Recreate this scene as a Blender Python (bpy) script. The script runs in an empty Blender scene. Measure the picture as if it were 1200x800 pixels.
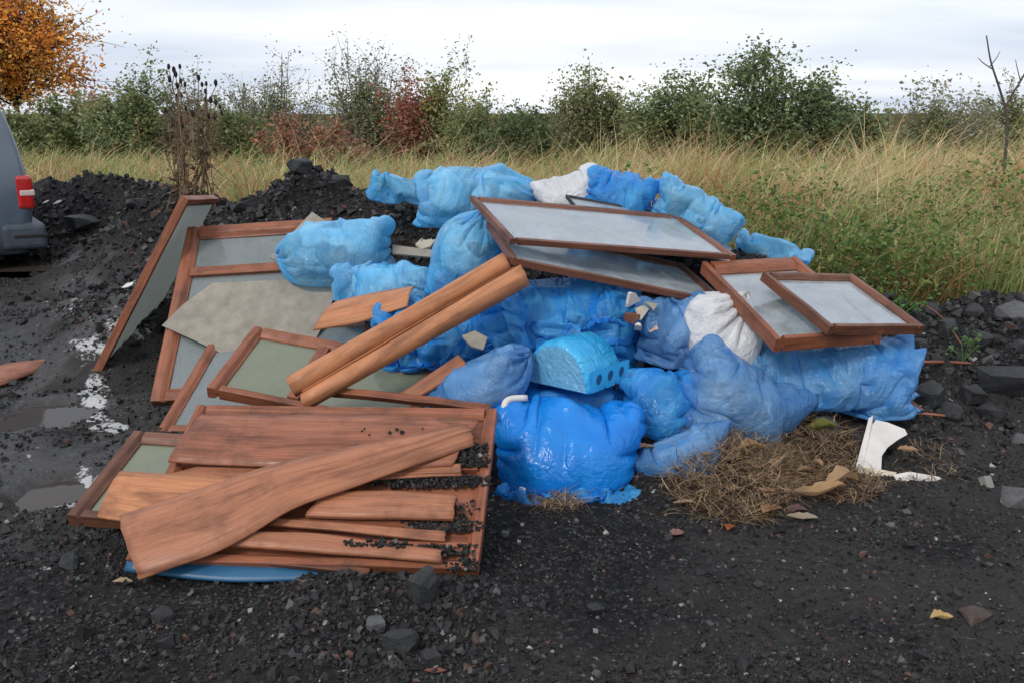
import bpy, bmesh, math, random
import numpy as np
from mathutils import Vector, Matrix

# ------------------------------------------------------------------ camera, sky, sun
SC = bpy.context.scene
COL = SC.collection
R = math.radians
CAM = np.array([0.0, 0.0, 1.6]); PITCH = R(13.8); FPX = 1100.0
cam_data = bpy.data.cameras.new('camera'); cam_data.lens = 33.0; cam_data.sensor_width = 36.0
cam_data.clip_start = 0.05; cam_data.clip_end = 1500
cam = bpy.data.objects.new('camera', cam_data); COL.objects.link(cam)
cam.location = CAM; cam.rotation_euler = (R(90) - PITCH, 0, 0)
SC.camera = cam
SC.view_settings.view_transform = 'Standard'; SC.view_settings.look = 'None'
SC.view_settings.exposure = 0.42; SC.view_settings.gamma = 1.0
SC.cycles.max_bounces = 8; SC.cycles.transparent_max_bounces = 12; SC.cycles.transmission_bounces = 6

SUN_EL, SUN_AZ = R(42), R(215)     # azimuth clockwise from +Y: behind the camera, to its left
world = bpy.data.worlds.new('World'); SC.world = world; world.use_nodes = True
nt = world.node_tree; nt.nodes.clear()
def N(t, ty, **kw):
    n = t.nodes.new(ty)
    for k, v in kw.items(): setattr(n, k, v)
    return n
w_out = N(nt, 'ShaderNodeOutputWorld'); w_bg = N(nt, 'ShaderNodeBackground'); w_bg.inputs[1].default_value = 0.1
sky = N(nt, 'ShaderNodeTexSky', sky_type='NISHITA', sun_disc=False, sun_elevation=SUN_EL, sun_rotation=SUN_AZ,
        air_density=1.0, dust_density=2.0)
tc = N(nt, 'ShaderNodeTexCoord'); sp = N(nt, 'ShaderNodeSeparateXYZ'); nt.links.new(tc.outputs['Generated'], sp.inputs[0])
zz = N(nt, 'ShaderNodeMath', operation='MAXIMUM'); zz.inputs[1].default_value = 0.0; nt.links.new(sp.outputs[2], zz.inputs[0])
za = N(nt, 'ShaderNodeMath', operation='ADD'); za.inputs[1].default_value = 0.12; nt.links.new(zz.outputs[0], za.inputs[0])
dx = N(nt, 'ShaderNodeMath', operation='DIVIDE'); nt.links.new(sp.outputs[0], dx.inputs[0]); nt.links.new(za.outputs[0], dx.inputs[1])
dy = N(nt, 'ShaderNodeMath', operation='DIVIDE'); nt.links.new(sp.outputs[1], dy.inputs[0]); nt.links.new(za.outputs[0], dy.inputs[1])
cb = N(nt, 'ShaderNodeCombineXYZ'); nt.links.new(dx.outputs[0], cb.inputs[0]); nt.links.new(dy.outputs[0], cb.inputs[1])
cn = N(nt, 'ShaderNodeTexNoise'); cn.inputs['Scale'].default_value = 0.42; cn.inputs['Detail'].default_value = 5; cn.inputs['Roughness'].default_value = 0.5
cmp_ = N(nt, 'ShaderNodeMapping'); cmp_.inputs['Location'].default_value = (3.1, 0.6, 0); cmp_.inputs['Scale'].default_value = (0.55, 1.0, 1)
nt.links.new(cb.outputs[0], cmp_.inputs[0]); nt.links.new(cmp_.outputs[0], cn.inputs['Vector'])
cr = N(nt, 'ShaderNodeValToRGB'); e = cr.color_ramp.elements
e[0].position = 0.42; e[0].color = (5.5, 6.1, 7.2, 1); e[1].position = 0.64; e[1].color = (9.0, 9.1, 9.2, 1)
nt.links.new(cn.outputs[0], cr.inputs[0])
# thin overcast: the cloud sheet covers most of the blue
mx = N(nt, 'ShaderNodeMixRGB'); mx.inputs[0].default_value = 0.9
nt.links.new(sky.outputs[0], mx.inputs[1]); nt.links.new(cr.outputs[0], mx.inputs[2])
nt.links.new(mx.outputs[0], w_bg.inputs[0]); nt.links.new(w_bg.outputs[0], w_out.inputs[0])

sun_d = bpy.data.lights.new('sun', 'SUN'); sun_d.energy = 1.4; sun_d.angle = R(14); sun_d.color = (1.0, 0.96, 0.9)
sun = bpy.data.objects.new('sun', sun_d); COL.objects.link(sun)
_sd = Vector((math.sin(SUN_AZ) * math.cos(SUN_EL), math.cos(SUN_AZ) * math.cos(SUN_EL), math.sin(SUN_EL)))
sun.rotation_euler = _sd.to_track_quat('Z', 'Y').to_euler(); sun.location = (-4, -6, 9)

# ------------------------------------------------------------------ projection helpers
_fw = np.array([0, math.cos(PITCH), -math.sin(PITCH)]); _up = np.array([0, math.sin(PITCH), math.cos(PITCH)]); _rt = np.array([1.0, 0, 0])
def ray(px, py): return _fw + _rt * (px - 600) / FPX - _up * (py - 400) / FPX
def PY(px, py, Y): r = ray(px, py); return CAM + r * (Y / r[1])
def PZ(px, py, z): r = ray(px, py); return CAM + r * ((z - CAM[2]) / r[2])
def proj(P):
    d = np.asarray(P, float) - CAM; z = d @ _fw
    return np.stack([600 + FPX * (d @ _rt) / z, 400 - FPX * (d @ _up) / z], -1)
def nrm(v): v = np.asarray(v, float); return v / (np.linalg.norm(v) + 1e-12)

# ------------------------------------------------------------------ noise
def _hash(i, j, k, s):
    h = (i * 374761393 + j * 668265263 + k * 2147483647 + s * 1274126177) & 0xFFFFFFFF
    h = ((h ^ (h >> 13)) * 1274126177) & 0xFFFFFFFF
    h = ((h ^ (h >> 16)) * 2246822519) & 0xFFFFFFFF
    return ((h ^ (h >> 15)) & 0xFFFF) / 65535.0
def vnoise(P, s=0):
    P = np.asarray(P, float); I = np.floor(P).astype(np.int64); f = P - I; f = f * f * (3 - 2 * f)
    r = 0
    for a in (0, 1):
        wa = f[:, 0] if a else 1 - f[:, 0]
        for b in (0, 1):
            wb = f[:, 1] if b else 1 - f[:, 1]
            for c in (0, 1):
                wc = f[:, 2] if c else 1 - f[:, 2]
                r = r + wa * wb * wc * _hash(I[:, 0] + a, I[:, 1] + b, I[:, 2] + c, s)
    return r
def fbm(P, o=4, s=0, g=0.5):
    P = np.asarray(P, float); a, t, r = 1.0, 0.0, 0
    for k in range(o):
        r = r + a * vnoise(P * (2.03 ** k), s + 17 * k); t += a; a *= g
    return r / t
def P3(x, y, z=0): x = np.asarray(x, float); return np.stack([x, np.asarray(y, float) + 0 * x, z + 0 * x], -1)
def sst(a, b, x): t = np.clip((x - a) / (b - a), 0, 1); return t * t * (3 - 2 * t)

# ------------------------------------------------------------------ object helpers
def wloc(o):
    l = np.zeros(3)
    while o is not None: l = l + np.array(o.location); o = o.parent
    return l
def mesh(name, V, F, mat, uv=None, col=None, attrs=None, smooth=False):
    me = bpy.data.meshes.new(name); V = np.ascontiguousarray(V, dtype=np.float32)
    me.vertices.add(len(V)); me.vertices.foreach_set('co', V.ravel())
    if isinstance(F, np.ndarray):
        n, k = F.shape; flat = F.ravel(); tot = np.full(n, k)
    else:
        tot = np.array([len(f) for f in F]); flat = np.array([i for f in F for i in f]); n = len(tot)
    st = np.concatenate([[0], np.cumsum(tot)[:-1]])
    me.loops.add(len(flat)); me.loops.foreach_set('vertex_index', flat.astype(np.int32))
    me.polygons.add(n); me.polygons.foreach_set('loop_start', st.astype(np.int32)); me.polygons.foreach_set('loop_total', tot.astype(np.int32))
    if uv is not None:
        l = me.uv_layers.new(name='UVMap'); uv = np.asarray(uv, np.float32)
        if len(uv) == len(V): uv = uv[flat]
        l.data.foreach_set('uv', np.ascontiguousarray(uv).ravel())
    if col is not None:
        a = me.color_attributes.new('col', 'FLOAT_COLOR', 'POINT'); col = np.asarray(col, np.float32)
        if col.shape[1] == 3: col = np.concatenate([col, np.ones((len(col), 1), np.float32)], 1)
        a.data.foreach_set('color', np.ascontiguousarray(col).ravel())
    for k, v in (attrs or {}).items():
        a = me.attributes.new(k, 'FLOAT', 'POINT'); a.data.foreach_set('value', np.asarray(v, np.float32))
    me.materials.append(mat); me.update(calc_edges=True); me.validate()
    me.polygons.foreach_set('use_smooth', np.full(n, bool(smooth)))
    return me
def tag(o, label=None, cat=None, group=None, kind=None):
    if label: o['label'] = label
    if cat: o['category'] = cat; kind = kind or 'thing'
    if group: o['group'] = group
    if kind: o['kind'] = kind
    return o
def empty(name, loc, label, cat, group=None):
    o = bpy.data.objects.new(name, None); COL.objects.link(o); o.location = tuple(float(v) for v in loc); o.empty_display_size = 0.1
    return tag(o, label, cat, group)
def mk(name, V, F, mat, parent=None, origin=None, **kw):
    V = np.asarray(V, float)
    if parent is not None:
        base = wloc(parent); me = mesh(name, V - base, F, mat, **kw); o = bpy.data.objects.new(name, me); COL.objects.link(o); o.parent = parent
    else:
        if origin is None: origin = np.array([V[:, 0].mean(), V[:, 1].mean(), V[:, 2].min()])
        me = mesh(name, V - origin, F, mat, **kw); o = bpy.data.objects.new(name, me); COL.objects.link(o); o.location = tuple(float(v) for v in origin)
    return o
def bevel_obj(o, w, seg=2):
    b = bmesh.new(); b.from_mesh(o.data)
    bmesh.ops.bevel(b, geom=[e for e in b.edges if len(e.link_faces) == 2 and e.calc_face_angle() > 0.5], offset=w, segments=seg, affect='EDGES', profile=0.5)
    b.to_mesh(o.data); b.free(); return o
BOXF = np.array([[0, 3, 2, 1], [4, 5, 6, 7], [0, 1, 5, 4], [1, 2, 6, 5], [2, 3, 7, 6], [3, 0, 4, 7]])
def obox(c, A, h):
    """box: centre, rows of A are axes, half sizes; UV metric along the longest axis"""
    A = np.asarray(A, float); c = np.asarray(c, float)
    S = np.array([[-1, -1, -1], [1, -1, -1], [1, 1, -1], [-1, 1, -1], [-1, -1, 1], [1, -1, 1], [1, 1, 1], [-1, 1, 1]]) * np.asarray(h)
    V = c + S @ A; k = int(np.argmax(h)); o = [i for i in range(3) if i != k]
    uvv = np.stack([S[:, k], S[:, o[0]] + S[:, o[1]]], -1) + (c[0] * 3.1, c[1] * 2.7)
    return V, BOXF.copy(), uvv
def basis(u, v):
    u = nrm(u); n = nrm(np.cross(u, v)); v = np.cross(n, u); return np.stack([u, v, n])
def tube(pts, rad, k=6, cap=True):
    pts = np.asarray(pts, float); n = len(pts); rad = np.broadcast_to(np.asarray(rad, float), (n,))
    T = np.gradient(pts, axis=0); T /= np.linalg.norm(T, axis=1)[:, None] + 1e-9
    ref = np.array([0, 0, 1.0]) if abs(T[0][2]) < 0.9 else np.array([1.0, 0, 0])
    U = np.cross(T, ref); U /= np.linalg.norm(U, axis=1)[:, None] + 1e-9; W = np.cross(T, U)
    a = np.arange(k) * 2 * math.pi / k
    V = (pts[:, None] + rad[:, None, None] * (U[:, None] * np.cos(a)[None, :, None] + W[:, None] * np.sin(a)[None, :, None])).reshape(-1, 3)
    F = []
    for i in range(n - 1):
        for j in range(k):
            F.append([i * k + j, i * k + (j + 1) % k, (i + 1) * k + (j + 1) % k, (i + 1) * k + j])
    if cap: F.append(list(range(k))[::-1]); F.append([(n - 1) * k + j for j in range(k)])
    return V, F
def tubes(P, rad, k, col):
    """many tubes at once: P (n, m, 3), rad (n, m)"""
    n, m, _ = P.shape; T = np.gradient(P, axis=1); T /= np.linalg.norm(T, axis=-1)[..., None] + 1e-9
    ref = np.where(np.abs(T[:, :1, 2:]) < .9, np.array([0, 0, 1.0]), np.array([1.0, 0, 0])); U = np.cross(T, ref); U /= np.linalg.norm(U, axis=-1)[..., None] + 1e-9; W = np.cross(T, U)
    a = np.arange(k) * 2 * math.pi / k; V = P[:, :, None] + rad[:, :, None, None] * (U[:, :, None] * np.cos(a)[:, None] + W[:, :, None] * np.sin(a)[:, None])
    I = np.arange(m * k).reshape(m, k); J = np.roll(I, -1, 1); f = np.stack([I[:-1], J[:-1], J[1:], I[1:]], -1).reshape(-1, 4)
    return V.reshape(-1, 3), (f[None] + m * k * np.arange(n)[:, None, None]).reshape(-1, 4), np.repeat(col, m * k, 0)
def quadcurve(A, B, C, m):
    t = np.linspace(0, 1, m)[None, :, None]; Bc = 2 * B - .5 * (A + C); return (1 - t) ** 2 * A[:, None] + 2 * t * (1 - t) * Bc[:, None] + t * t * C[:, None]
class MB:
    """collects pieces of one part"""
    def __init__(s): s.V, s.F, s.U, s.C, s.n = [], [], [], [], 0
    def add(s, V, F, uv=None, col=None):
        V = np.asarray(V, float)
        s.F += [[int(i) + s.n for i in f] for f in F]; s.V.append(V); s.n += len(V)
        s.U.append(np.zeros((len(V), 2)) if uv is None else uv)
        s.C.append(np.ones((len(V), 3)) if col is None else np.broadcast_to(np.asarray(col, float), (len(V), 3)))
        return s
    def build(s, name, mat, parent=None, **kw):
        return mk(name, np.concatenate(s.V), s.F, mat, parent, uv=np.concatenate(s.U), col=np.concatenate(s.C), **kw)

# ------------------------------------------------------------------ materials
def newmat(name):
    m = bpy.data.materials.new(name); m.use_nodes = True; t = m.node_tree; t.nodes.clear()
    out = N(t, 'ShaderNodeOutputMaterial'); return m, t, out
def L(t, a, b): t.links.new(a, b)
def pbsdf(t, base=(.5, .5, .5), rough=.5, spec=.5, **kw):
    p = N(t, 'ShaderNodeBsdfPrincipled'); p.inputs['Base Color'].default_value = (*base, 1); p.inputs['Roughness'].default_value = rough
    p.inputs['Specular IOR Level'].default_value = spec
    for k, v in kw.items(): p.inputs[k.replace('_', ' ')].default_value = v
    return p
def noise(t, vec, scale, detail=4, rough=.55, dist=0):
    n = N(t, 'ShaderNodeTexNoise'); n.inputs['Scale'].default_value = scale; n.inputs['Detail'].default_value = detail
    n.inputs['Roughness'].default_value = rough; n.inputs['Distortion'].default_value = dist
    if vec is not None: L(t, vec, n.inputs['Vector'])
    return n
def ramp(t, fac, stops):
    r = N(t, 'ShaderNodeValToRGB'); el = r.color_ramp.elements
    while len(el) < len(stops): el.new(0.5)
    for e_, (p, c) in zip(el, stops):
        e_.position = p; e_.color = (*c, 1) if len(c) == 3 else c
    L(t, fac, r.inputs[0]); return r
def g3(v): return (v, v, v)
def bump(t, h, strength=.3, dist=.01, nrm_in=None):
    b = N(t, 'ShaderNodeBump'); b.inputs['Strength'].default_value = strength; b.inputs['Distance'].default_value = dist
    L(t, h, b.inputs['Height'])
    if nrm_in is not None: L(t, nrm_in, b.inputs['Normal'])
    return b
def mixc(t, fac, a, b, mode='MIX'):
    m = N(t, 'ShaderNodeMixRGB', blend_type=mode)
    for i, v in ((0, fac), (1, a), (2, b)):
        if hasattr(v, 'is_output'): L(t, v, m.inputs[i])
        else: m.inputs[i].default_value = v if i == 0 else (*v, 1)
    return m
def objco(t): return N(t, 'ShaderNodeTexCoord').outputs['Object']
def attr(t, name): return N(t, 'ShaderNodeAttribute', attribute_name=name)

def wood_mat(name, light, mid, dark, rough=.5, grime=.5, scale=1.0):
    m, t, out = newmat(name)
    uv = N(t, 'ShaderNodeUVMap', uv_map='UVMap'); mp = N(t, 'ShaderNodeMapping'); mp.inputs['Scale'].default_value = (2.6 * scale, 62 * scale, 1)
    L(t, uv.outputs[0], mp.inputs[0])
    n1 = noise(t, mp.outputs[0], 1.0, 6, .62, 1.2)
    mp2 = N(t, 'ShaderNodeMapping'); mp2.inputs['Scale'].default_value = (1.1, 5, 1); L(t, uv.outputs[0], mp2.inputs[0])
    n2 = noise(t, mp2.outputs[0], 1.6, 4, .55, 1.5)
    mp3 = N(t, 'ShaderNodeMapping'); mp3.inputs['Scale'].default_value = (5, 240, 1); L(t, uv.outputs[0], mp3.inputs[0]); nf = noise(t, mp3.outputs[0], 1.0, 3, .6, .4)
    c1 = ramp(t, n1.outputs[0], [(.22, dark), (.48, mid), (.80, light)])
    c2 = ramp(t, n2.outputs[0], [(.28, (.50, .47, .47)), (.5, (1, 1, 1)), (.75, (1.16, 1.13, 1.10))])
    cf = ramp(t, nf.outputs[0], [(.3, g3(.72)), (.6, g3(1.08))]); c0 = mixc(t, 1.0, c1.outputs[0], cf.outputs[0], 'MULTIPLY'); c = mixc(t, 1.0, c0.outputs[0], c2.outputs[0], 'MULTIPLY')
    oc = objco(t); n3 = noise(t, oc, 7, 8, .72); gr = ramp(t, n3.outputs[0], [(.50, g3(0)), (.70, g3(grime))])
    c3 = mixc(t, gr.outputs[0], c.outputs[0], (.045, .036, .032))
    n4 = noise(t, oc, 60, 3, .7); sp_ = ramp(t, n4.outputs[0], [(.68, g3(0)), (.76, g3(.75 * grime))])
    c4 = mixc(t, sp_.outputs[0], c3.outputs[0], (.02, .018, .017))
    p = pbsdf(t, rough=rough, spec=.35); tone = mixc(t, 1.0, c4.outputs[0], (.84, .72, .62), 'MULTIPLY'); L(t, tone.outputs[0], p.inputs['Base Color'])
    rr = ramp(t, n3.outputs[0], [(.35, g3(rough - .12)), (.7, g3(min(1, rough + .25)))]); L(t, rr.outputs[0], p.inputs['Roughness'])
    b = bump(t, n1.outputs[0], .25, .004); L(t, b.outputs[0], p.inputs['Normal']); L(t, p.outputs[0], out.inputs[0])
    return m
M = {}
M['frame'] = wood_mat('frame_wood', (.38, .165, .10), (.28, .110, .064), (.13, .046, .027), .44, .6)
M['frame_dark'] = wood_mat('frame_wood_weathered', (.25, .125, .085), (.17, .078, .052), (.085, .037, .025), .42, .6)
M['veneer'] = wood_mat('veneer', (.45, .225, .142), (.37, .172, .104), (.25, .108, .064), .46, .45, .7)
M['veneer_red'] = wood_mat('veneer_red', (.40, .185, .122), (.31, .132, .086), (.19, .075, .050), .44, .5, .7)
M['veneer_pale'] = wood_mat('veneer_pale', (.55, .29, .160), (.49, .24, .128), (.37, .165, .084), .5, .28, .7)

def glass_mat(name, dust, tint, dustmax=.55, dustmin=.18, ior=1.52):
    m, t, out = newmat(name)
    oc = objco(t); n1 = noise(t, oc, 5, 6, .65, .6); n2 = noise(t, oc, 70, 4, .7)
    s = N(t, 'ShaderNodeMath', operation='MULTIPLY_ADD'); L(t, n2.outputs[0], s.inputs[0]); s.inputs[1].default_value = .35; L(t, n1.outputs[0], s.inputs[2])
    dr = ramp(t, s.outputs[0], [(.45, g3(dustmin)), (.9, g3(dustmax))])
    fr = N(t, 'ShaderNodeFresnel'); fr.inputs[0].default_value = ior
    tr = N(t, 'ShaderNodeBsdfTransparent'); tr.inputs[0].default_value = (*tint, 1)
    gl = N(t, 'ShaderNodeBsdfAnisotropic'); gl.inputs['Roughness'].default_value = .09
    f4 = N(t, 'ShaderNodeMath', operation='MULTIPLY', use_clamp=True); L(t, fr.outputs[0], f4.inputs[0]); f4.inputs[1].default_value = 1.75   # reflection boosted so the panes look brighter, as four glass faces would
    m1 = N(t, 'ShaderNodeMixShader'); L(t, f4.outputs[0], m1.inputs[0]); L(t, tr.outputs[0], m1.inputs[1]); L(t, gl.outputs[0], m1.inputs[2])
    p = pbsdf(t, dust, .6, .3); tl = N(t, 'ShaderNodeBsdfTranslucent'); tl.inputs[0].default_value = (*[min(1, q * 1.5) for q in dust], 1); md_ = N(t, 'ShaderNodeMixShader'); md_.inputs[0].default_value = .45; L(t, p.outputs[0], md_.inputs[1]); L(t, tl.outputs[0], md_.inputs[2])
    m2 = N(t, 'ShaderNodeMixShader'); L(t, dr.outputs[0], m2.inputs[0]); L(t, m1.outputs[0], m2.inputs[1]); L(t, md_.outputs[0], m2.inputs[2])
    L(t, m2.outputs[0], out.inputs[0]); return m
M['glass'] = glass_mat('dusty_sky_glass', (.62, .66, .71), (.80, .88, .86), .70, .20, 2.2)  # dust tone lightened and blued to stand in for part of the sky reflection
M['glass_dim'] = glass_mat('dim_glass', (.36, .39, .40), (.70, .78, .76), .62, .22, 1.7)
M['glass_filthy'] = glass_mat('filthy_glass', (.40, .42, .40), (.7, .75, .73), .97, .85, 1.5)
M['glass_green'] = glass_mat('greenish_glass', (.37, .39, .29), (.62, .74, .62), .68, .40, 1.7)

def ridged(t, vec, scale):
    """sharp creases: 1 - |2n - 1| of two warped noises"""
    outs = []
    for sc, k in ((scale, 1.0), (scale * 2.3, .5)):
        n = noise(t, vec, sc, 1.5, .5, .9)
        a = N(t, 'ShaderNodeMath', operation='MULTIPLY_ADD'); L(t, n.outputs[0], a.inputs[0]); a.inputs[1].default_value = 2; a.inputs[2].default_value = -1
        b = N(t, 'ShaderNodeMath', operation='ABSOLUTE'); L(t, a.outputs[0], b.inputs[0])
        c = N(t, 'ShaderNodeMath', operation='MULTIPLY'); L(t, b.outputs[0], c.inputs[0]); c.inputs[1].default_value = -k; outs.append(c.outputs[0])
    s = N(t, 'ShaderNodeMath', operation='ADD'); L(t, outs[0], s.inputs[0]); L(t, outs[1], s.inputs[1])
    return s.outputs[0]
def film_mat(name, deep, pale, trans, rough=.26, back=(.3, .6, .9), wr=1.0):
    m, t, out = newmat(name); oc = objco(t); n1 = noise(t, oc, 5, 4, .55, .6)
    c = ramp(t, n1.outputs[0], [(.36, deep), (.66, pale)])
    uv = N(t, 'ShaderNodeUVMap', uv_map='UVMap'); hs = []
    for sc in ((62, 8, 1), (8, 62, 1), (24, 19, 1)):
        mp = N(t, 'ShaderNodeMapping'); mp.inputs['Scale'].default_value = sc; L(t, uv.outputs[0], mp.inputs[0]); hs.append(ridged(t, mp.outputs[0], 1.0 if sc[0] != 24 else .55))
    nm = noise(t, oc, 4.5, 2, .5); nr = ramp(t, nm.outputs[0], [(.42, g3(0)), (.58, g3(1))])
    hm = mixc(t, nr.outputs[0], (0, 0, 0), (0, 0, 0)); L(t, hs[0], hm.inputs[1]); L(t, hs[1], hm.inputs[2])
    b0 = bump(t, hs[2], .55 * wr, .020); b = bump(t, hm.outputs[0], .42 * wr, .008, b0.outputs[0])
    p = pbsdf(t, deep, rough, .55); L(t, c.outputs[0], p.inputs['Base Color']); L(t, b.outputs[0], p.inputs['Normal'])
    tl = N(t, 'ShaderNodeBsdfTranslucent'); L(t, c.outputs[0], tl.inputs[0])
    m0 = N(t, 'ShaderNodeMixShader'); m0.inputs[0].default_value = .2; L(t, p.outputs[0], m0.inputs[1]); L(t, tl.outputs[0], m0.inputs[2])
    tr = N(t, 'ShaderNodeBsdfTransparent'); tr.inputs[0].default_value = (*back, 1)
    lw = N(t, 'ShaderNodeLayerWeight'); lw.inputs[0].default_value = .35
    f = N(t, 'ShaderNodeMapRange'); L(t, lw.outputs['Facing'], f.inputs[0]); f.inputs[3].default_value = 1 - trans; f.inputs[4].default_value = 1.0
    m1 = N(t, 'ShaderNodeMixShader'); L(t, f.outputs[0], m1.inputs[0]); L(t, tr.outputs[0], m1.inputs[1]); L(t, m0.outputs[0], m1.inputs[2])
    L(t, m1.outputs[0], out.inputs[0]); return m
M['film'] = film_mat('blue_film', (.008, .25, .76), (.08, .44, .88), .52, .17, (.45, .7, .95))
M['film_solid'] = film_mat('blue_film_solid', (.004, .21, .74), (.014, .28, .82), .12, .18, wr=.6)
M['film_pale'] = film_mat('pale_blue_film', (.09, .48, .88), (.30, .64, .92), .66, .17, (.6, .85, .98))
M['film_grey'] = film_mat('greyish_blue_film', (.07, .26, .60), (.20, .40, .70), .58, .22, (.6, .78, .95))
M['film_mid'] = film_mat('mid_blue_film', (.05, .30, .74), (.22, .50, .84), .5, .18, (.6, .8, .96))
M['film_white'] = film_mat('white_film', (.62, .63, .66), (.78, .78, .79), .15, .35, (.9, .9, .92))

def simple_noise_mat(name, a, b, scale, rough=.7, bscale=40, bs=.3, bd=.004, spec=.4):
    m, t, out = newmat(name); oc = objco(t); n1 = noise(t, oc, scale, 6, .65); c = ramp(t, n1.outputs[0], [(.33, a), (.67, b)])
    p = pbsdf(t, a, rough, spec); L(t, c.outputs[0], p.inputs['Base Color']); n2 = noise(t, oc, bscale, 5, .65)
    bb = bump(t, n2.outputs[0], bs, bd); L(t, bb.outputs[0], p.inputs['Normal']); L(t, p.outputs[0], out.inputs[0]); return m
def contents_mat():
    m, t, out = newmat('bag_contents'); a = attr(t, 'col'); n = noise(t, objco(t), 30, 4, .6); c = ramp(t, n.outputs[0], [(.3, g3(.6)), (.7, g3(1.0))]); mx_ = mixc(t, 1.0, a.outputs[0], c.outputs[0], 'MULTIPLY')
    p = pbsdf(t, rough=.8); L(t, mx_.outputs[0], p.inputs['Base Color']); L(t, p.outputs[0], out.inputs[0]); return m
M['contents'] = contents_mat()
M['fibre'] = simple_noise_mat('fibre_board', (.19, .175, .145), (.30, .275, .23), 9, .85, 90, .25, .003)
M['asphalt'] = simple_noise_mat('asphalt_chunk', (.008, .009, .010), (.030, .031, .034), 22, .62, 120, .7, .008)
M['grey_stone'] = simple_noise_mat('grey_stone', (.045, .046, .05), (.10, .10, .105), 22, .75, 90, .5, .006)
M['white_plastic'] = simple_noise_mat('white_plastic', (.52, .49, .47), (.62, .59, .57), 9, .42, 60, .05, .002)
M['pale_board'] = simple_noise_mat('pale_board', (.50, .43, .33), (.62, .55, .44), 16, .8, 80, .3, .003)
M['blue_panel'] = simple_noise_mat('blue_panel', (.012, .07, .15), (.022, .10, .20), 5, .42, 50, .1, .002)
M['brown_stone'] = simple_noise_mat('brown_stone', (.035, .024, .02), (.075, .05, .042), 25, .8)
M['dark_metal'] = simple_noise_mat('dark_metal', (.012, .012, .013), (.03, .03, .032), 20, .5)
M['rust'] = simple_noise_mat('rusty_brown', (.12, .045, .03), (.24, .10, .06), 20, .75)
def attr_mat(name, rough=.6, spec=.3, transl=0.0):
    m, t, out = newmat(name); a = attr(t, 'col'); p = pbsdf(t, rough=rough, spec=spec); L(t, a.outputs[0], p.inputs['Base Color'])
    if transl:
        tl = N(t, 'ShaderNodeBsdfTranslucent'); L(t, a.outputs[0], tl.inputs[0]); mm = N(t, 'ShaderNodeMixShader'); mm.inputs[0].default_value = transl
        L(t, p.outputs[0], mm.inputs[1]); L(t, tl.outputs[0], mm.inputs[2]); L(t, mm.outputs[0], out.inputs[0])
    else: L(t, p.outputs[0], out.inputs[0])
    return m
M['leafy'] = attr_mat('foliage', .5, .35, .35)
M['twig'] = attr_mat('twig', .8, .2)
M['stone'] = attr_mat('gravel', .6, .25)
# ------------------------------------------------------------------ terrain
RIDGES = [  # x, y, height, reach
    [(-5.9, 11.6, .78, 1.5), (-5.0, 11.2, .92, 1.5), (-4.0, 10.6, .86, 1.5), (-3.3, 9.9, .80, 1.4), (-2.85, 9.3, .66, 1.2)],
    [(-2.45, 7.8, .78, 1.4), (-1.9, 7.4, 1.02, 1.7), (-1.55, 7.2, 1.17, 1.8), (-1.1, 7.0, 1.06, 1.8), (-.55, 6.6, .94, 1.8), (.4, 6.2, .92, 1.8), (1.35, 5.85, .80, 1.6), (2.0, 5.7, .52, 1.3), (2.7, 6.1, .40, 1.3), (4.4, 6.4, .42, 1.4)],
    [(-.2, 5.3, .52, 1.5), (.6, 5.1, .52, 1.4), (1.2, 5.0, .42, 1.1), (1.75, 4.95, .34, .9)],
    [(2.05, 5.25, .36, .75), (2.6, 5.45, .42, .8), (3.0, 5.3, .36, .75), (3.8, 5.4, .36, .8)],
    [(-.60, 2.85, .11, .30), (-.22, 2.83, .10, .28)],
]
YBX = [-60, -8, -4.6, -3.4, -2.6, -1.6, -.4, .8, 1.7, 2.4, 4, 7, 60]
YBY = [14, 13, 12.3, 10.9, 9.2, 8.5, 7.8, 7.2, 6.75, 6.55, 6.75, 7.2, 9]
PUD = [(PZ(54, 482, 0), .25, .31), (PZ(60, 571, 0), .19, .19), (PZ(2, 318, 0), 1.1, .35)]
def zone(x, y):
    yb = np.interp(x, YBX, YBY) + (vnoise(P3(x * 1.3, y * 0, 3.3), 5) - .5) * .9
    return sst(-.25, .35, y - yb)
def heap(x, y):
    H = np.zeros_like(x)
    wob = (vnoise(P3(x * 1.1, y * 1.1), 31) - .5) * .45
    for pl in RIDGES:
        for (x0, y0, h0, w0), (x1, y1, h1, w1) in zip(pl[:-1], pl[1:]):
            ax, ay = x1 - x0, y1 - y0; t = np.clip(((x - x0) * ax + (y - y0) * ay) / (ax * ax + ay * ay), 0, 1)
            d = np.hypot(x - x0 - t * ax, y - y0 - t * ay); w = w0 + t * (w1 - w0); h = h0 + t * (h1 - h0)
            k = np.clip(1.03 - (np.sqrt(d * d + .02) - .02) / (w * (1 + wob)), 0, 1); H = np.maximum(H, h * (k * k * .35 + k * .65))
    return H
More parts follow.
